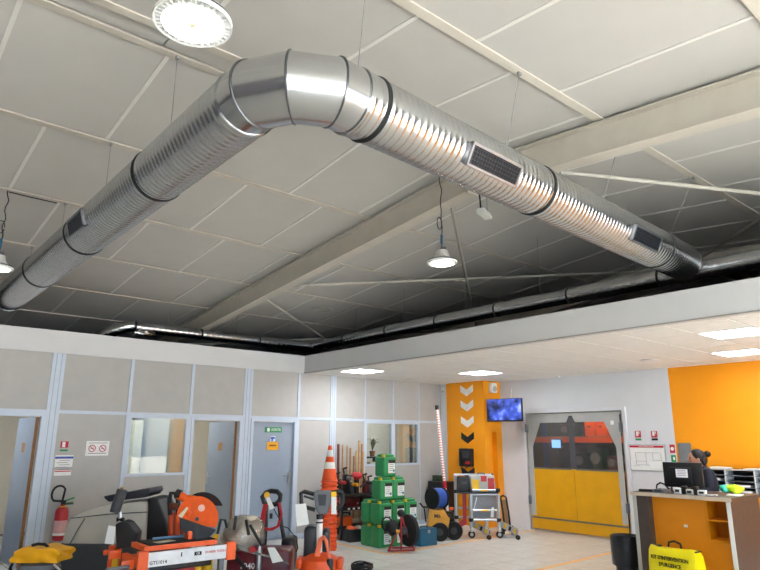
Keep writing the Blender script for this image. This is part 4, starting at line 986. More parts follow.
# breaker on an orange column with a tag
P = PX(118, 7.0); T_ = thing('orange_breaker', 'orange upright breaker with dark grip and paper tag', 'breaker', P.loc, ROTC)
z1 = P(116, 545).z
B().box((P(113.5, 545).x, 0, z1 / 2), (.07, .07, z1), .008).out('column', dorange, T_); B().box((P(118.5, 545).x, .03, z1 / 2), (.04, .05, z1), .008).out('column', dorange, T_)
B().box((0, 0, .02), (.42, .36, .04), .01).out('base', blackm, T_)
out([(118, 523), (126, 520), (131, 522), (139, 532), (137, 545), (119, 548)], -.08, .1, 'motor', black, bev=.02)
a, b_ = P(116, 506), P(122, 491); q = B(); q.tube([P(115, 512), P(117, 505), P(120, 497), P(122.5, 490)], .055, 14); q.out('grip', dgrey, T_)
B().tube([P(117, 511), P(114, 506), P(116, 498), P(119, 493)], .018, 8).out('trigger_guard', black, T_); B().sph(P(122, 488), (.02, .02, .016), 10).out('grip_cap', M('brass_tan', 'B08A50', .5), T_)
B().cyl(P(120, 512), P(120, 524), .02, n=10).out('shaft', steel, T_); B().cyl(P(117, 519.5), P(124, 519.5), .022, n=10).out('clamp', blackm, T_)
out([(112.5, 524), (119.5, 525.5), (117.5, 543), (108.5, 542)], -.1, -.097, 'paper_tag', paper)
B().box((P(107, 552).x, -.02, P(107, 552).z), (.05, .05, .05), .01).out('clamp_knob', dorange, T_)
B().box((P(117.5, 562).x, -.06, P(117.5, 562).z), (.06, .04, .08), .008).out('latch', yellow, T_)

# masonry saw (table, rail and head)
A_ = at(140, 562, 6.35); E2 = at(232, 549.5, 6.95); dv = E2 - A_; rz = math.atan2(dv.y, dv.x); LR = math.hypot(dv.x, dv.y)
T_ = thing('masonry_saw', 'orange masonry saw with white lettered rail and disc guard', 'saw', (A_.x, A_.y, 0), rz)
zr = (A_.z + E2.z) / 2; rh = .13
rl = B().box((LR / 2, 0, zr), (LR, .03, rh), .004).out('rail', M('rail_white', 'E4E8EC', .4), T_, 0)
for x in (.02, LR - .02): B().box((x, -.004, zr), (.1, .05, rh + .04), .004).out('rail_end', orange, T_, 0)
text('lettering', 'GTS1014', .045, inkm, rl, (.17, -.017, zr - .03)); text('lettering', 'POWER TOOLS', .032, redink, rl, (LR * .8, -.017, zr + .012)); 
B().box((LR * .6, -.017, zr + .012), (.075, .003, .034), .001).out('logo', inkm, rl, 0); text('lettering', 'CB', .03, paper, rl, (LR * .6, -.019, zr + .012))
B().box((LR * .42, -.017, zr + .02), (.012, .003, .04)).out('mark', dgrey, rl, 0)
for x in (.06, LR - .12):
    for y in (.0, .5): B().box((x, y, (zr - rh / 2) / 2), (.05, .05, zr - rh / 2)).out('leg', mgrey, T_, 0)
B().box((LR / 2, .5, zr - .06), (LR, .05, .08)).out('rear_beam', orange, T_, 0)
for x in (.02, LR - .04): B().box((x, .26, zr - .03), (.05, .5, .07)).out('cross_beam', orange, T_, 0)
tb_ = B().box((LR * .45, .26, zr - .1), (LR * .7, .4, .06), .01).out('water_tray', black, T_)
dz = zr + .1
dk_ = B().prism([(.06, dz - .035), (LR * .86, dz - .035), (LR * .86, dz + .01), (.06, dz + .01)], .08, .46).out('deck_frame', orange, T_, 0)
B().box((LR * .48, .27, dz + .015), (LR * .72, .36, .01)).out('deck_mat', rubber, T_, 0)
B().box((.3, .2, dz + .023), (.2, .1, .004), 0, Matrix.Rotation(.3, 3, 'Z')).out('cream_sheet', plasticsheet, T_, 0)
B().bar((.25, .4, dz + .03), (LR * .68, .4, dz + .03), .02).out('fence', M('fence_blue', '5A84A8', .5), T_, 0)
for (y, z) in ((.5, zr), (.1, zr - .04)): B().box((-.08, y, z), (.12, .03, .08), .006).out('side_bracket', orange, T_)
B().tube([(-.08, .05, zr - .05), (-.28, .05, zr - .05), (-.31, .05, zr - .08), (-.28, .05, zr - .11), (-.08, .05, zr - .11)], .018, 8).out('push_handle', mgrey, T_)
B().cyl((LR * .5, .1, zr - .17), (LR * .5, .13, zr - .17), .13, n=28).out('spare_blade', M('red_blade', 'C23A38', .5), T_)
for x in (LR * .68, LR * .8): B().tube([(x, .15, zr - .04), (x, .15, zr - .3)], .05, 12).out('water_canister', yellow, T_)
# head
P = PX(197, 6.95); hx_ = Vector((P.loc.x, P.loc.y, 0)) - Vector((A_.x, A_.y, 0)); inv = Matrix.Rotation(-rz, 3, 'Z')
def H_(u, v, dy=0): p_ = at(u, v, 6.95 + dy) - Vector((A_.x, A_.y, 0)); return inv @ p_
def fan(c_uv, r_px, a0, a1, nm, m, y0, y1, n=18, inner=0):
    poly = [(c_uv[0] + r_px * math.cos(R(a0 + (a1 - a0) * k / n)), c_uv[1] - r_px * math.sin(R(a0 + (a1 - a0) * k / n))) for k in range(n + 1)]
    q = B(); a = [q.bm.verts.new(H_(u, v, y0)) for u, v in poly]; b_ = [q.bm.verts.new(H_(u, v, y1)) for u, v in poly]
    q.skin(a, b_); q.cap(a); q.cap(b_); return q.out(nm, m, T_, 40)
fan((197.5, 517), 21, -30, 195, 'blade_guard', orange, -.06, .04)
fan((199, 520), 19.5, 172, 330, 'lower_guard', dgrey, -.07, .05)
fan((203, 513), 21, 20, 160, 'guard_back', black, .05, .12)
B().cyl(H_(201.5, 508, -.07), H_(201.5, 508, -.06), .035, n=18).out('maker_badge', M('badge_pale', 'E8B0A0', .5), T_)
B().cyl(H_(197, 519, -.08), H_(197, 519, .08), .02, n=14).out('arbor', dgrey, T_)
B().tube([H_(194, 500), H_(186, 499), H_(180, 495.5), H_(176, 494)], .045, 12).out('grip', orange, T_); B().tube([H_(181, 495), H_(176, 493.5)], .05, 12).out('grip_end', black, T_)
q = B(); q.tube([H_(186, 508), H_(192, 514)], .07, 14); q.out('motor', orange, T_)
B().box((H_(193, 540).x, H_(193, 540).y, (dz + H_(193, 530).z) / 2), (.16, .12, H_(193, 530).z - dz), .015).out('column', orange, T_)
q = B(); a = [q.bm.verts.new(H_(u, v, -.1)) for (u, v) in ((186.5, 507), (188.5, 508), (182, 518), (178, 516))]; b_ = [q.bm.verts.new(H_(u, v, -.097)) for (u, v) in ((186.5, 507), (188.5, 508), (182, 518), (178, 516))]
q.skin(a, b_); q.cap(a); q.cap(b_); q.out('hang_tag', M('cream_tag', 'E4D8B8', .6), T_, 0)
# black-handled orange trolley behind the saw
P = PX(174, 7.6); T_ = thing('vibrating_plate', 'orange framed machine with black loop handle behind the saw', 'machine', P.loc, ROTC)
B().tube([P(170, 515), P(169.5, 500), P(171, 493), P(175, 493), P(178, 500), P(178, 515)], .025, 10).out('handle', black, T_)
for u in (171, 177, 184): B().tube([P(u, 512, .05), P(u, 545, .05), Vector((P(u, 545).x, .05, .1))], .03, 10).out('frame_tube', dorange, T_)
B().box((P(174, 506).x, .0, P(174, 506).z), (.1, .08, .07), .015).out('throttle_box', M('brown_grip', '7A3A1C', .5), T_)
B().box((0, .05, .3), (.36, .36, .3), .04).out('engine', blackm, T_); B().box((0, .05, .06), (.5, .42, .1), .02).out('base_plate', dorange, T_)

# film-wrapped dark red machine
P = PX(258, 7.45); T_ = thing('wrapped_compressor', 'dark red machine numbered 1040 half wrapped in plastic film', 'machine', P.loc, ROTC)
zt = P(258, 548).z
bx0, bx1 = P(229, 560).x, P(292, 560).x
B().box(((bx0 + bx1) / 2, .05, zt / 2 + .05), (bx1 - bx0, .4, zt - .1), .04).out('housing', dred, T_)
text('number', '1040', .085, paper, T_, (P(250, 563.5).x, -.155, P(250, 563.5).z))
for sx in (bx0 + .08, bx1 - .08): B().cyl((sx, -.12, .09), (sx, -.06, .09), .09, n=18).out('wheel', rubber, T_)
B().cyl((P(262, 560).x, -.19, .3), (P(262, 560).x, -.19, zt + .05), .03, n=14).cyl((P(262, 560).x, -.19, zt + .05), (P(262, 560).x, -.19, zt + .07), .022, n=12).out('silver_pipe', steel, T_)
B().lumpy((P(241, 534).x, .05, P(241, 534).z), (.2, .2, .2), .25, 31, 32).out('wrapped_sack', plasticsheet, T_)
q = B(); q.lumpy((P(243, 534).x, .03, P(243, 534).z), (.235, .25, .235), .16, 33, 34); q.out('plastic_film', film, T_, 70)
for k in range(7):
    f = k / 6; B().tube([P(226 + 3 * k, 540 + 1.2 * k, -.2), P(245 + 3 * k, 551 + .7 * k, -.23), P(262 + 3 * k, 555 + .6 * k, -.23), P(280 + 1.5 * k, 557 + 1.2 * k, -.2)], .012, 6).out('film_fold', film, T_)
for (uv) in (((236, 516), (234, 530)), ((246, 520), (249, 535)), ((250, 525), (262, 546))): B().tube([P(*uv[0], -.2), P(*uv[1], -.24)], .016, 8).out('dark_rib', black, T_)
B().lumpy((P(257, 546).x, -.22, P(257, 546).z), (.05, .03, .035), .3, 36, 14).out('red_ribbon', red, T_)
B().tube([P(231, 551, -.25), P(240, 562, -.27), P(250, 575, -.3), P(254, 582, -.28)], .022, 8).out('black_hose', rubber, T_)
q = B(); q.prism([(p_.x, p_.z) for p_ in (P(272, 543), P(279, 543), P(287.5, 556), P(277, 558))], -.3, -.297); q.out('paper_tag', paper, T_, 0)
B().tube([P(217, 536, -.1), P(221, 519, -.1), P(225, 520, -.1), P(227, 528, -.1)], .015, 8).out('lever', black, T_); B().box((P(219, 535).x, -.15, P(219, 535).z), (.06, .05, .06), .01).out('yellow_cap', yellow, T_)
B().box((P(268, 569).x, -.36, P(268, 569).z), (.2, .02, .05), .004).out('white_label', paper, T_, 0)

# pressure washer trolley
P = PX(276, 7.9); T_ = thing('pressure_washer', 'black pressure washer trolley with red hose looped on its handle', 'washer', P.loc, ROTC)
B().tube([P(264, 502), P(262.5, 497), P(266, 493), P(271, 491), P(277, 491.5), P(280.5, 495), P(280, 500), P(276, 504), P(270, 505)], .03, 10, True).out('handle', black, T_)
B().tube([P(266, 504), P(266, 525), P(264, 552), Vector((P(262, 560).x, 0, .2))], .024, 10).out('frame_tube', black, T_); B().tube([P(279, 503), P(281.5, 525), P(286, 550), Vector((P(289, 575).x, 0, .2))], .024, 10).out('frame_tube', black, T_)
for k in range(5):
    o_ = k * .8
    B().tube([P(264 + o_, 504, -.06), P(261.5 + o_, 516, -.07), P(261 + o_, 527, -.07), P(266 + o_, 530 - o_ * .3, -.08), P(272, 530 - o_ * .5, -.08), P(279 - o_ * .5, 526, -.08), P(282 - o_ * .4, 514, -.07), P(279.5 - o_ * .4, 503, -.06)], .009, 6).out('red_hose', red, T_)
B().tube([P(280, 525), P(288, 528), P(296, 538), P(298, 548), P(293, 557), P(287, 563)], .006, 6).out('black_cable', rubber, T_)
B().tube([P(273, 507, -.1), P(276, 513, -.1), P(280, 520, -.1)], .006, 6).out('tag_cord', rubber, T_); B().box((P(272.5, 515).x, -.1, P(272.5, 515).z), (.035, .03, .06), .01).out('plug', black, T_)
q = B(); q.prism([(p_.x, p_.z) for p_ in (P(267.5, 497), P(271, 496), P(276, 507), P(271.5, 509))], -.12, -.117); q.out('white_tag', paper, T_, 0)
B().cyl(P(267, 495, -.1), P(267, 495, -.08), .035, n=14).out('yellow_seal', yellow, T_)
B().box((P(289, 560).x, .0, .3), (.16, .3, .5), .03).out('motor_block', black, T_); B().box((P(277, 560).x, .05, .2), (.36, .3, .2), .04).out('pump_cover', dgrey, T_)
for u in (263, 290): B().cyl((P(u, 560).x, -.03, .1), (P(u, 560).x, .03, .1), .1, n=20).out('wheel', rubber, T_)

# floor polisher
P = PX(321, 7.0); T_ = thing('floor_polisher', 'grey and orange single disc floor polisher with white pole', 'polisher', P.loc, ROTC)
out([(314, 493), (316, 490.5), (330, 490.5), (332, 493), (330, 507), (327, 514), (319, 514), (316, 507)], -.06, .07, 'control_head', mgrey, bev=.015)
out([(318.5, 494), (327, 494), (326, 505), (319.5, 505)], -.068, -.06, 'control_panel', dgrey)
for (s, us) in ((-1, ((314, 494), (304, 491.5), (301, 493), (301.5, 503), (303, 506), (308, 508), (315, 510))), (1, ((331, 493), (340, 491), (343, 494), (343, 502), (340, 507), (333, 509)))):
    B().tube([P(u, v, -.02) for u, v in us], .022, 10).out('handlebar', black, T_); B().tube([P(us[1][0], us[1][1] + 4.5, .0), P(us[0][0], us[0][1] + 5.5, .0)], .012, 8).out('lever', dgrey, T_)
zb = .3
B().tube([P(320, 513), P(319.5, 530), Vector((P(319, 560).x, 0, zb))], .034, 14).out('pole', whitem, T_); B().cyl(P(320, 514), P(320, 519), .04, n=14).cyl(P(319.8, 521.5), P(319.8, 523), .04, n=14).out('pole_clamp', black, T_)
zk = P(312, 526).z
def tank(u0, u1, v0, y0, y1, nm):
    a, b_ = P(u0, v0), P(u1, v0); B().box(((a.x + b_.x) / 2, (y0 + y1) / 2, (a.z + .35) / 2), (b_.x - a.x, y1 - y0, a.z - .35), .05, seg=3).out(nm, M('tank_dark', '2A2E34', .45, 0, .06, 10), T_)
tank(304, 318, 526, -.02, .22, 'water_tank'); tank(321.5, 329, 529, .02, .22, 'water_tank')
zh = P(320, 552).z
B().lathe([(.24, .12), (.26, .14), (.25, .32), (.2, zh - .06), (.1, zh - .01), (.02, zh)], 30).out('motor_dome', dorange, T_); B().lathe([(.26, .03), (.27, .04), (.27, .12), (.24, .13)], 30).out('brush_skirt', black, T_); B().lathe([(.23, 0), (.24, .01), (.24, .03)], 26).out('pad', M('pad_red', '8A2A2A', .9), T_)
for sx in (-.21, .21): B().box((sx, -.06, zh - .09), (.06, .2, .1), .02).out('dome_fin', dorange, T_)
B().box((P(331, 562).x, -.16, P(331, 562).z), (.07, .06, .12), .015).out('vent', black, T_)
for k in range(5):
    o_ = k * 1.1
    B().tube([P(313.5 + o_, 572, -.1 - .008 * k), P(316 + o_ * .7, 552, -.11), P(319.5 + o_ * .4, 539 + k * .5, -.11), P(323.5 + o_ * .3, 536 + k * .6, -.11), P(327 - o_ * .1, 541 + k, -.11), P(328.5 + o_ * .2, 556, -.11), P(326 + o_ * .5, 572, -.1 - .008 * k)], .013, 7).out('orange_cord', M('cord_orange', 'E8724A', .5), T_)
q = B(); q.prism([(p_.x, p_.z) for p_ in (P(296.5, 503.5), P(307, 502.5), P(310, 523), P(298, 525))], -.1, -.097); q.out('paper_tag', paper, T_, 0)
q = B(); q.prism([(p_.x, p_.z) for p_ in (P(332, 496), P(337, 496), P(337, 513), P(332, 513))], -.1, -.097); q.out('white_tag', paper, T_, 0); q = B(); q.prism([(p_.x, p_.z) for p_ in (P(332, 491), P(337, 491), P(337, 496), P(332, 496))], -.1, -.096); q.out('yellow_tag', yellow, T_, 0)
# black cord coil on the floor
p = pZ(362, 571, 0); T_ = thing('cord_coil', 'coil of black cord lying on the open floor', 'cord', (p.x, p.y, 0), 0)
for k in range(4): B().tube([((.13 + .012 * math.sin(k)) * math.cos(a * .3927 + k), (.13 + .01 * k) * math.sin(a * .3927 + k) * .9, .018 + k * .022 + .008 * math.sin(a + k)) for a in range(16)], .013, 7, True).out('cord_loop', rubber, T_)
B().box((-.05, -.02, .1), (.1, .05, .04), .012).out('plug', black, T_)

# ================================================================== GOODS ALONG THE PARTITION
# stack of traffic cones
p = at(328, 548, 10.45); cx, cy = p.x, p.y
conem = M('cone_orange', 'F0581C', .45, 0, .05, 12); conew = M('cone_white', 'ECEAE6', .4)
ORD = ['first', 'second', 'third', 'fourth', 'fifth', 'sixth', 'seventh', 'eighth', 'ninth', 'tenth', 'eleventh', 'twelfth', 'thirteenth', 'fourteenth', 'fifteenth', 'sixteenth', 'seventeenth']
NC = 17; dzc = .063
def cone(k, top):
    z = k * dzc
    lab = ('orange traffic cone with two white bands, topmost of its stack' if top else ('orange traffic cone at the foot of the cone stack' if k == 0 else 'orange traffic cone, %s from the bottom of the cone stack' % ORD[k]))
    t = thing('traffic_cone', lab, 'cone', (cx, cy, z), ROTC + .1 * math.sin(k * 2.1), 'stack of traffic cones')
    Hc = .54; r0, r1 = .125, .028
    def rr(f): return r0 + (r1 - r0) * f
    if top:
        fs = [0, .33, .52, .68, .87, 1]; ms = [conem, conew, conem, conew, conem]
        for f0, f1, m_ in zip(fs, fs[1:], ms): q = B(); q.lathe([(rr(f0), .03 + Hc * f0), (rr(f1), .03 + Hc * f1)], 24); q.out('band' if m_ is conew else 'body', m_, t)
    else: B().lathe([(rr(0), .024), (rr(.06), .06), (rr(.06) - .012, .06), (rr(0) - .02, .024)], 24).out('body', conem, t)
    B().box((0, 0, .012), (.27, .27, .024), .008).out('base', conem, t) if top or k == 0 else B().box((0, 0, .014), (.27, .27, .018), .006, seg=1).out('base', conem, t)
for k in range(NC): cone(k, k == NC - 1)

# tool rack against the partition
tr_x, tr_y = 7.28, 9.28
rkz = (.18, .5, .72)
rt_ = thing('tool_rack', 'low black steel rack of hand tools by the partition', 'rack', (tr_x, tr_y, 0), 0)
for sx in (-.44, .44):
    for sy in (-.22, .22): B().box((sx, sy, .42), (.035, .035, .84)).out('post', blackm, rt_, 0)
for z in rkz: B().box((0, 0, z), (.9, .46, .02)).box((0, -.232, z), (.9, .012, .05)).out('shelf', blackm, rt_, 0)
for k in range(5): B().box((-.3 + k * .11, -.2395, .5), (.05, .003, .03)).out('price_tag', paper, rt_, 0)
def tool(nm, lab, x, z, fn, cat='tool', y=0): t = thing(nm, lab, cat, (tr_x + x, tr_y + y, z + .0105), 0); fn(t); return t
def f_blower(t): B().sph((0, 0, .3), (.11, .1, .07), 16).out('red_dome', red, t); B().cyl((0, 0, 0), (0, 0, .27), .05, n=14).out('column', blackm, t); B().tube([(.04, -.05, .1), (.12, -.1, .18), (.1, -.08, .26)], .018, 8).out('handle', black, t)
tool('red_topped_vacuum', 'black vacuum with a red dome on the tool rack', .05, rkz[2], f_blower)
def f_drill(m1, m2, h=.2):
    def f(t): B().box((0, 0, h * .5), (.09, .12, h), .025).out('body', m1, t); B().cyl((0, -.04, h * .8), (0, -.2, h * .8), .03, n=12).out('chuck', m2, t); B().tube([(0, .05, h), (0, .07, h + .09), (0, -.03, h + .11)], .018, 8).out('grip', black, t)
    return f
for (x, z, m1, m2, h, lab) in ((-.36, rkz[2], black, red, .26, 'black rotary hammer at the cone end of the rack'), (-.2, rkz[2], blackm, steel, .34, 'tall black breaker standing on the tool rack top'), (-.08, rkz[2], dgrey, amber, .2, 'dark grey drill with amber nose on the rack'), (.26, rkz[2], dred, black, .22, 'dark red grinder right of the red domed vacuum'), (.38, rkz[2], mgrey, red, .18, 'grey and red sander at the jerrycan end of the rack')):
    tool('power_tool', lab, x, z, f_drill(m1, m2, h))
def f_case(m): 
    def f(t): B().box((0, 0, .08), (.28, .2, .16), .015).out('case', m, t); B().tube([(-.05, -.1, .12), (-.05, -.13, .12), (.05, -.13, .12), (.05, -.1, .12)], .008, 6).out('handle', black, t); B().box((.08, -.103, .06), (.03, .006, .03)).out('latch', steel, t, 0)
    return f
tool('tool_case', 'dark red tool case on the middle rack shelf', -.08, rkz[1], f_case(dred)); tool('tool_case', 'black tool case on the middle rack shelf', .26, rkz[1], f_case(black)); tool('tool_case', 'black tool case at the end of the middle shelf', -.32, rkz[1], f_case(blackm)) if False else None
def f_saw(t): B().box((0, 0, .09), (.24, .16, .16), .03).out('body', orange, t); B().tube([(-.1, 0, .14), (-.05, -.02, .23), (.08, -.02, .22), (.12, 0, .12)], .016, 8).out('handle', black, t); B().box((.22, 0, .07), (.26, .012, .07), .004).out('guide_bar', steel, t, 0)
tool('chain_saw', 'orange chain saw on the bottom rack shelf', -.2, rkz[0], f_saw)
def f_bags(t): B().lumpy((0, 0, .09), (.14, .14, .09), .2, 44, 18).out('sack', M('pale_bag', 'C8C4BE', .5, 0, .2, 30), t); B().box((.0, -.13, .1), (.06, .01, .05)).out('label', orange, t, 0)
tool('filled_sack', 'pale filled sack on the bottom rack shelf', .31, rkz[0], f_bags, 'sack')
t = thing('tool_crate', 'black crate of orange and white tools on the floor before the rack', 'crate', (6.98, 8.88, 0), R(-8)); B().box((0, 0, .1), (.34, .26, .2), .01).out('crate', black, t); B().lumpy((-.07, 0, .21), (.08, .09, .04), .2, 51, 14).out('orange_tool', orange, t); B().lumpy((.08, -.02, .21), (.08, .09, .04), .2, 52, 14).out('white_tool', lgrey, t)
# timber sticks leaning on the partition
sticks = [(339, 444, 341, .016, wood3, 'dark red brown batten leaning on the partition'), (343.5, 445, 345, .014, wood, 'pale thin batten beside the dark red batten'), (348, 446, 348, .012, wood, 'pale narrow slat standing among the left battens'), (351, 448, 350, .012, wood2, 'tan narrow slat standing among the left battens'),
          (354.5, 456, 355, .014, wood2, 'short tan batten at the start of right bundle'), (357, 451, 357, .014, wood, 'pale batten in the middle of right bundle'), (360, 441, 358.5, .016, wood, 'tallest pale batten of the right bundle'), (362.5, 444, 360, .013, wood2, 'tan batten beside the tallest batten'), (364, 452, 362, .014, wood, 'pale batten at the window side of the bundle'), (366.5, 473, 364, .014, wood2, 'short tan offcut nearest the jerrycans')]
for (u, v, ub, wd, m_, lab) in sticks:
    top = pY(u, v, YP - .05); bot = pY(u - (u - 350) * .04, 510, YP - .17); bx = bot.x + (bot.x - top.x) * .3
    pt = Vector((top.x, YP - .035, top.z)); pb = Vector((bx, YP - .16, .014))
    t = thing('timber_batten', lab, 'batten', pb, 0, 'battens leaning on the partition'); d_ = pt - pb
    B().bar((0, 0, 0), d_, wd * 2, wd * 1.6).out('batten', m_, t, 0); B().bar(d_ - d_.normalized() * .006, d_ + d_.normalized() * .001, wd * 2.02, wd * 1.62).out('end_grain', wood2, t, 0)

# jerrycans
jw, jd, jh = .285, .25, .362
def jerry(x, y, z, lab, cap_side=0):
    t = thing('jerrycan', lab, 'jerrycan', (x, y, z), 0, 'green jerrycans')
    B().box((0, 0, .155), (jw - .01, jd - .01, .31), .028, seg=3).out('body', green, t, 50)
    q = B().box((0, 0, .325), (jw - .07, jd - .05, .05), .018).out('shoulder', green, t, 50)
    B().bar((-.1, .0, .345), (.1, .0, .345), .03, .026).out('handle', green, t, 0)
    B().cyl((-.1, -.07, .305), (-.1, -.07, .345), .032, n=16).out('cap', yellow, t)
    lb = B().box((.03, -jd / 2 + .003, .15), (.15, .004, .2)).out('label', paper, t, 0)
    B().box((.03, -jd / 2 + .0005, .235), (.15, .002, .05)).out('label_header', inkm, lb, 0)
    for k in range(4): B().box((.02, -jd / 2 + .0005, .185 - k * .03), (.09, .002, .007)).out('label_text', M('line_grey', '707480', .6), lb, 0)
    B().cyl((.075, -jd / 2 + .0015, .09), (.075, -jd / 2, .09), .022, n=12).out('label_mark', M('mark_blue_green', '3A8A9A', .5), lb)
jx, jy = 6.95, 8.14
pos = 'front row corner', 'front row middle', 'front row end'
for L in range(2):
    for r_ in range(2):
        for c_ in range(3):
            lab = 'green jerrycan, %s layer, %s row, %s' % (('bottom', 'second')[L], ('front', 'rear')[r_], ('by the rack', 'in the middle', 'by the yellow machine')[c_])
            jerry(jx + c_ * jw, jy + r_ * jd, L * jh, lab)
jerry(jx + .02, jy, 2 * jh, 'green jerrycan in the third layer, on the rack side'); jerry(jx + .02 + jw, jy + .01, 2 * jh, 'green jerrycan in the third layer, on the yellow machine side')
jerry(jx + .1, jy + .01, 3 * jh, 'single green jerrycan on top of the whole stack')

# drain cleaner reel with red frame
P = PX(401, 10.35); T_ = thing('drain_cleaner', 'red framed drain cleaning reel with black drum before the jerrycans', 'machine', P.loc, ROTC)
B().lathe([(.06, -.05), (.2, -.05), (.235, -.03), (.24, 0), (.235, .03), (.2, .05), (.06, .05)], 30, (.12, 0, .3), Vector((1, .7, 0))).out('drum', rubber, T_)
B().cyl((.07, -.04, .3), (.0, -.08, .3), .06, n=16).out('hub', dgrey, T_)
for (a, b_) in (((-.2, -.12, .02), (.2, -.06, .02)), ((-.2, -.12, .02), (-.05, -.12, .3)), ((0, -.1, .02), (.0, -.1, .56)), ((.0, -.1, .56), (.07, -.06, .3)), ((.2, -.06, .02), (.07, -.06, .3)), ((-.15, .15, .02), (.22, .15, .02)), ((-.2, -.12, .02), (-.15, .15, .02)), ((.2, -.06, .02), (.22, .15, .02))): B().cyl(a, b_, .014, n=8).out('frame_tube', M('frame_dark_red', '9A2028', .45), T_)
B().lumpy((-.14, -.02, .34), (.11, .12, .12), .2, 61, 20).out('motor', blackm, T_); B().sph((0, -.08, .56), (.06, .06, .06), 12).out('knob_housing', black, T_); B().box((-.05, -.14, .3), (.06, .02, .05), .008).out('warning_plate', amber, T_)
B().tube([(-.22 + .08 * math.cos(a * .6), -.06, .4 + .1 * math.sin(a * .6)) for a in range(10)], .012, 8).out('hose', rubber, T_)
# teal tool chest
p0 = pZ(415.5, 546, 0)
t = thing('steel_toolbox', 'dark teal steel toolbox on the floor beside the reel', 'toolbox', (7.62, 7.84, 0), R(-4)); B().box((0, 0, .12), (.36, .24, .24), .01).out('box', teal, t); B().box((0, 0, .25), (.37, .25, .025), .008).out('lid', teal, t); B().tube([(-.07, 0, .262), (-.07, 0, .29), (.07, 0, .29), (.07, 0, .262)], .008, 6).out('handle', black, t); B().box((0, -.128, .22), (.05, .01, .05)).out('latch', steel, t, 0)
# yellow jetting machine with blue hose reel
P = PX(441, 11.5); T_ = thing('drain_jetter', 'yellow wheeled jetting machine with a blue hose reel on top', 'machine', P.loc, ROTC)
q = B(); q.prism([(P(427, 535).x, .18), (P(427, 510).x, .2), (P(430, 508).x, P(437, 498).z - .19), (P(444, 508).x, P(437, 498).z - .19), (P(446, 510).x, .4), (P(449, 520).x, .36), (P(447, 535).x, .16)], -.16, .2)
bmesh.ops.bevel(q.bm, geom=q.bm.edges[:], offset=.007, segments=2, affect='EDGES'); q.out('tank', amber, T_)
for (u, dy) in ((440, -.24), (454, -.08)):
    w0 = P(u, 530, dy); wh = B().lathe([(.03, -.03), (.14, -.035), (.15, -.02), (.15, .02), (.14, .035), (.03, .03)], 24, (w0.x, dy, .15), (.25, 1, 0)).out('wheel', rubber, T_); B().lathe([(.0, -.04), (.06, -.036), (.06, .036), (.0, .04)], 18, (w0.x, dy, .15), (.25, 1, 0)).out('hub', dgrey, wh)
rc = P(437, 498); ax_ = Vector((1, .8, 0)).normalized()
rr_ = B().lathe([(.05, -.13), (.18, -.13), (.18, -.115), (.13, -.11), (.15, -.08), (.15, .08), (.13, .11), (.18, .115), (.18, .13), (.05, .13)], 28, (rc.x, 0, rc.z), ax_).out('hose_reel', black, T_)
B().lathe([(.12, -.1), (.165, -.09), (.17, 0), (.165, .09), (.12, .1)], 28, (rc.x, 0, rc.z), ax_).out('blue_hose', blue, T_)
for s in (-.1, .1): B().cyl((rc.x + s, 0, rc.z), (rc.x + s, 0, .58), .014, n=8).out('reel_post', blackm, T_)
B().tube([P(447, 512), P(454, 528), Vector((P(455, 535).x, 0, .12))], .018, 8).out('frame_tube', mgrey, T_); B().tube([P(428, 507), P(423, 507), P(420, 503)], .016, 8).tube([P(424, 507), P(426, 522)], .012, 8).out('push_bar', blackm, T_)
B().box((P(451, 508).x, -.1, P(451, 508).z), (.07, .05, .05), .01).out('orange_cap', orange, T_); B().lumpy((P(449, 516).x, .02, P(449, 516).z), (.1, .12, .1), .2, 71, 18).out('engine', black, T_); B().box((P(437, 515).x, -.168, P(437, 515).z), (.16, .006, .09)).out('logo_plate', amber, T_, 0)
text('lettering', 'M6', .09, inkm, T_, (P(436.5, 515).x, -.173, P(436.5, 515).z))
# striped levelling staff
pt = at(437, 409, 11.75); pb = at(447.3, 510, 11.75); dd = (pb - pt).normalized(); k_ = (pb.z - .03) / -dd.z; pf = pb + dd * k_
T_ = thing('levelling_staff', 'tall red and white striped staff leaning beside the column', 'staff', (pf.x, pf.y, 0), 0); pt_l = pt - Vector((pf.x, pf.y, 0)); pb_l = Vector((0, 0, .03)); dv_ = pt_l - pb_l
NSt = 56; f0 = .42
for k in range(NSt): a, b_ = f0 + (1 - f0) * k / NSt, f0 + (1 - f0) * (k + 1) / NSt; B().bar(pb_l + dv_ * a, pb_l + dv_ * b_, .05, .03).out('stripe', M('staff_red', 'D88878', .5) if k % 2 else whitem, T_, 0)
B().bar(pb_l + dv_ * .36, pb_l + dv_ * f0, .06, .04).out('red_clamp', red, T_, 0); B().bar(pb_l, pb_l + dv_ * .36, .045, .03).out('lower_tube', whitem, T_, 0); B().bar(pb_l + dv_ * .995, pb_l + dv_ * 1.03, .055, .04).out('top_cap', black, T_, 0); B().cyl((0, 0, 0), pb_l, .03, n=10).out('foot', black, T_)
# dark cabinet in the corner
t = thing('corner_cabinet', 'low black cabinet with green boxes in the partition corner', 'cabinet', (9.72, 9.45, 0), 0); B().box((0, 0, .42), (.42, .4, .84), .01).out('body', black, t, 0); B().box((0, -.21, .42), (.4, .015, .8), .004).out('door', blackm, t, 0); B().box((-.1, 0, .9), (.16, .2, .12), .01).out('green_box', M('dull_green', '2C3A24', .6), t)

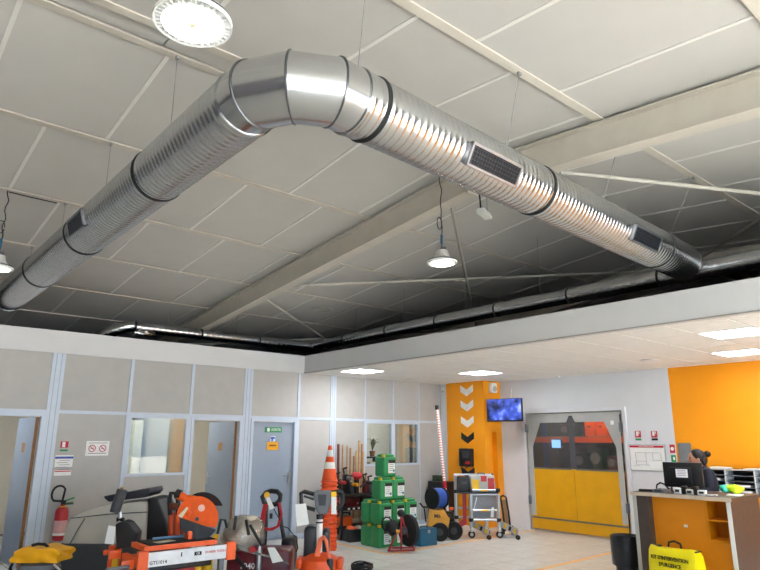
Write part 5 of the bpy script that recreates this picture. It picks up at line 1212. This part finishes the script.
# folded scaffold tower with wheels
P = PX(484, 11.75); T_ = thing('folding_scaffold', 'folded aluminium scaffold tower on wheels before the column', 'scaffold', P.loc, ROTC)
zs = P(470, 494).z
def sx_(u): return P(u, 520).x
for (u, dy) in ((458.5, .3), (470.5, -.1), (498, -.1), (489, .3)):
    B().cyl((sx_(u), dy, .16), (sx_(u), dy, zs + (.3 if dy > 0 else 0)), .034, n=14).out('post', alu, T_)
    wl_ = B().cyl((sx_(u), dy - .02, .06), (sx_(u), dy + .02, .06), .06, n=18).out('wheel', rubber, T_); B().cyl((sx_(u), dy - .023, .06), (sx_(u), dy + .023, .06), .03, n=12).out('wheel_hub', lgrey, wl_); B().box((sx_(u), dy, .13), (.05, .06, .06), .01).out('caster_fork', steel, T_)
for z in (.3, .46, .8, zs): B().cyl((sx_(470.5), -.1, z), (sx_(498), -.1, z), .02, n=10).out('rung', alu, T_); B().cyl((sx_(458.5), .3, z), (sx_(489), .3, z), .02, n=10).out('rung', alu, T_)
B().box(((sx_(472) + sx_(497)) / 2, .05, .62), (sx_(497) - sx_(472), .04, .62)).out('platform', M('grey_deck', '8C9094', .5, .2, .08, 20), T_, 0)
for (u, z) in ((470.5, .3), (498, .3), (470.5, .8), (498, .8), (458.5, .3), (458.5, .75)): B().cyl((sx_(u), -.1 if u != 458.5 else .3, z - .03), (sx_(u), -.1 if u != 458.5 else .3, z + .03), .042, n=14).out('clamp', black, T_)
for u in (471, 499):
    fb = B(); fb.bar((sx_(u), -.12, .24), (sx_(u) + .26, -.3, .12), .02, .1).out('stabiliser', alu, T_, 0)
    B().cyl((sx_(u) + .26, -.32, .04), (sx_(u) + .26, -.28, .04), .04, n=14).out('stabiliser_wheel', rubber, T_)
    for k in range(3): f = .2 + k * .28; B().bar((sx_(u) + .26 * f, -.12 - .18 * f - .012, .24 - .12 * f), (sx_(u) + .26 * (f + .13), -.12 - .18 * (f + .13) - .012, .24 - .12 * (f + .13)), .004, .07).out('hazard_mark', yellow if k % 2 == 0 else black, T_, 0)
for z in (.46, .8): B().box((sx_(484), -.125, z), (.12, .006, .03)).out('yellow_label', yellow, T_, 0)
out([(463, 494), (467, 493), (467.5, 525), (461, 528), (460, 523), (464, 520)], .1, .14, 'red_bracket', red)
B().bar(P(477, 497, -.15), P(474, 509, -.15), .015).out('hook_arm', steel, T_, 0); q = B(); q.prism([(p_.x, p_.z) for p_ in (P(490, 506.5), P(492.5, 506), P(492, 516), P(489, 516))], -.16, -.157); q.out('white_tag', paper, T_, 0)
for z in (zs + .03,): B().box(((sx_(459) + sx_(498)) / 2, .1, z), (sx_(498) - sx_(459), .46, .03)).out('top_shelf', blackm, T_, 0)
B().bar((sx_(497), .3, zs + .03), (sx_(497), .3, zs + .34), .03).out('post', black, T_, 0); B().bar((sx_(457), .32, zs + .32), (sx_(497), .32, zs + .32), .03).out('top_rail', alu, T_, 0)
zc = zs + .046
def onsc(nm, lab, u0, u1, h, m_, y, cat, extra=None):
    xm = (sx_(u0) + sx_(u1)) / 2; wv = P.loc + RTH * xm + FWH * y; t = thing(nm, lab, cat, (wv.x, wv.y, zc), ROTC); w_ = sx_(u1) - sx_(u0)
    B().box((0, 0, h / 2), (w_, .28, h), .015).out('case', m_, t)
    if extra: extra(t, w_, h)
onsc('tool_case', 'black tool case on the scaffold, at its column end', 459, 470, .25, black, .06, 'case', lambda t, w_, h: B().box((0, -.145, h * .6), (w_ * .5, .01, .04), .004).out('handle', dgrey, t))
def ex2(t, w_, h): B().box((-w_ * .3, -.143, h * .45), (w_ * .3, .008, h * .6)).out('yellow_patch', yellow, t, 0); B().box((w_ * .35, -.143, h * .45), (w_ * .26, .008, h * .8)).out('red_patch', red, t, 0); B().box((w_ * .05, -.143, h * .8), (w_ * .25, .008, h * .35)).out('red_patch', red, t, 0); B().tube([(-.06, 0, h), (-.06, 0, h + .03), (.06, 0, h + .03), (.06, 0, h)], .01, 6).out('handle', black, t)
onsc('laser_case', 'grey case with red and yellow patches on the scaffold', 471, 495, .28, lgrey, .04, 'case', ex2)
# hand truck
P = PX(505, 11.95); T_ = thing('hand_truck', 'small hand truck with a tan board beside the scaffold', 'hand truck', P.loc, ROTC)
for u in (500.5, 506): B().tube([P(u, 497), P(u + 2.5, 512), Vector((P(u + 4, 528).x, -.06, .08))], .016, 8).out('side_tube', blackm, T_)
B().tube([P(500.5, 497), P(503, 495.5), P(506, 497)], .016, 8).out('handle', black, T_); q = B(); q.prism([(P(501, 500).x, P(501, 500).z), (P(506, 500).x, P(506, 500).z), (P(509.5, 526).x, P(509.5, 526).z), (P(503.5, 526).x, P(503.5, 526).z)], .02, .035); q.out('board', wood2, T_, 0)
B().box((.06, -.12, .02), (.26, .2, .012)).out('toe_plate', steel, T_, 0)
for s in (-.03, .14): B().cyl((s, .06, .08), (s + .03, .06, .08), .08, n=18).out('wheel', rubber, T_)
